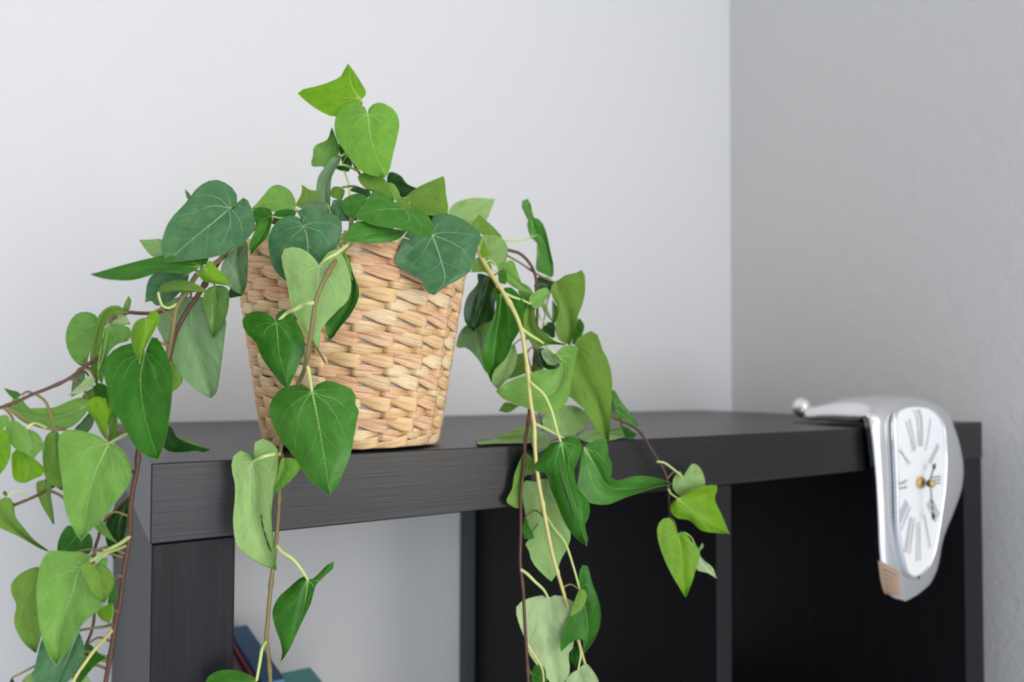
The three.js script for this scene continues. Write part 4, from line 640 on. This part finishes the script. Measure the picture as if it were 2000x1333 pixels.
  turn([[0.0001, 0], [0.0031, 0], [0.0033, 0.0006], [0.0030, 0.0022], [0.0018, 0.0030], [0.0001, 0.0032]], gold, 'hand_cap', hz + 0.0108);
  const hand = (len, ang, z, spade, w) => {
    const s = new THREE.Shape(); s.moveTo(-w, 0); s.lineTo(-w * 0.8, len - spade * 2.2); s.quadraticCurveTo(-spade, len - spade * 1.7, -spade * 0.8, len - spade); s.quadraticCurveTo(-spade * 0.3, len - spade * 0.5, 0, len); s.quadraticCurveTo(spade * 0.3, len - spade * 0.5, spade * 0.8, len - spade); s.quadraticCurveTo(spade, len - spade * 1.7, w * 0.8, len - spade * 2.2); s.lineTo(w, 0);
    const hg = new THREE.ExtrudeGeometry(s, { depth: 0.0005, bevelEnabled: false, curveSegments: 8 });
    const tailDisc = new THREE.CylinderGeometry(0.0034, 0.0034, 0.0005, 20).rotateX(Math.PI / 2).translate(0, 0, 0.00025);
    return mergeGeometries([hg.index ? hg.toNonIndexed() : hg, tailDisc.toNonIndexed()].map((q) => { q.deleteAttribute('uv'); return q; })).rotateZ(ang).translate(HX + off.x, HY, z);
  };
  mesh('hour_hand', hand(0.021, -0.55, hz + 0.0088, 0.0030, 0.0008), black, ck);
  mesh('minute_hand', hand(0.034, Math.PI + 0.14, hz + 0.0100, 0.0031, 0.0007), black, ck);
  // crown: a fluted knob on a short neck at the back end
  const kp = []; for (let i = 0; i <= 14; i++) { const a = i / 14 * Math.PI; kp.push(new THREE.Vector2(Math.max(0.0001, 0.0102 * Math.sin(a) ** 0.8), -0.0102 * Math.cos(a) * 0.9)); }
  const kg = new THREE.LatheGeometry(kp, 48), kpos = kg.attributes.position; for (let i = 0; i < kpos.count; i++) { const a = Math.atan2(kpos.getZ(i), kpos.getX(i)), f = 1 + 0.045 * Math.cos(a * 20); kpos.setX(i, kpos.getX(i) * f); kpos.setZ(i, kpos.getZ(i) * f); } kg.computeVertexNormals();
  const silver = new THREE.MeshStandardMaterial({ color: new THREE.Color(0.95, 0.93, 0.90), metalness: 0.9, roughness: 0.34 });
  const crown = mesh('crown', kg.rotateX(Math.PI / 2).rotateY(0.15).translate(0.6205 + off.x, 0.0145, -0.101), silver, ck);
  mesh('crown_neck', new THREE.CylinderGeometry(0.0032, 0.0036, 0.010, 20).rotateX(Math.PI / 2).translate(0.6145 + off.x, 0.0105, -0.0905), silver, crown);
  // printed sticker on the lower flank of the case
  const lab = canvasTex(128, 192, (c, w, h) => { c.fillStyle = '#a98d79'; c.fillRect(0, 0, w, h); c.strokeStyle = 'rgba(96,66,48,0.65)'; c.lineWidth = 5; for (let y = 24; y < h - 14; y += 17) { c.beginPath(); c.moveTo(14, y); c.lineTo(w - rnd(14, 50), y); c.stroke(); } });
  const lp = [], lu = [], li = [], nl = 12, ml = 6;
  for (let i = 0; i <= nl; i++) for (let j = 0; j <= ml; j++) { const k = j / ml, t = 0.085 + 0.10 * i / nl + 0.02 * (1 - k), s = at(t), n = nOut(t), q = -0.995 + 0.42 * k, qq = -Math.pow(-q, 0.8), o = -s.depth * 0.98 * (1 - Math.sqrt(Math.max(0, 1 - Math.pow(-qq, 3.6)))) + 0.0006, x = (s.l + s.r) / 2 + (s.r - s.l) / 2 * qq; lp.push(x - 0.0003, s.p.y + n.y * o, s.p.z + n.z * o); lu.push(j / ml, i / nl); }
  for (let i = 0; i < nl; i++) for (let j = 0; j < ml; j++) { const a = i * (ml + 1) + j; li.push(a, a + 1, a + ml + 1, a + 1, a + ml + 2, a + ml + 1); }
  const lg = new THREE.BufferGeometry(); lg.setAttribute('position', new THREE.Float32BufferAttribute(lp, 3)); lg.setAttribute('uv', new THREE.Float32BufferAttribute(lu, 2)); lg.setIndex(li); lg.computeVertexNormals();
  mesh('sticker', lg.translate(off.x, 0, 0), new THREE.MeshStandardMaterial({ map: lab, roughness: 0.6, side: THREE.DoubleSide }), ck);
}

renderer.render(scene, camera);
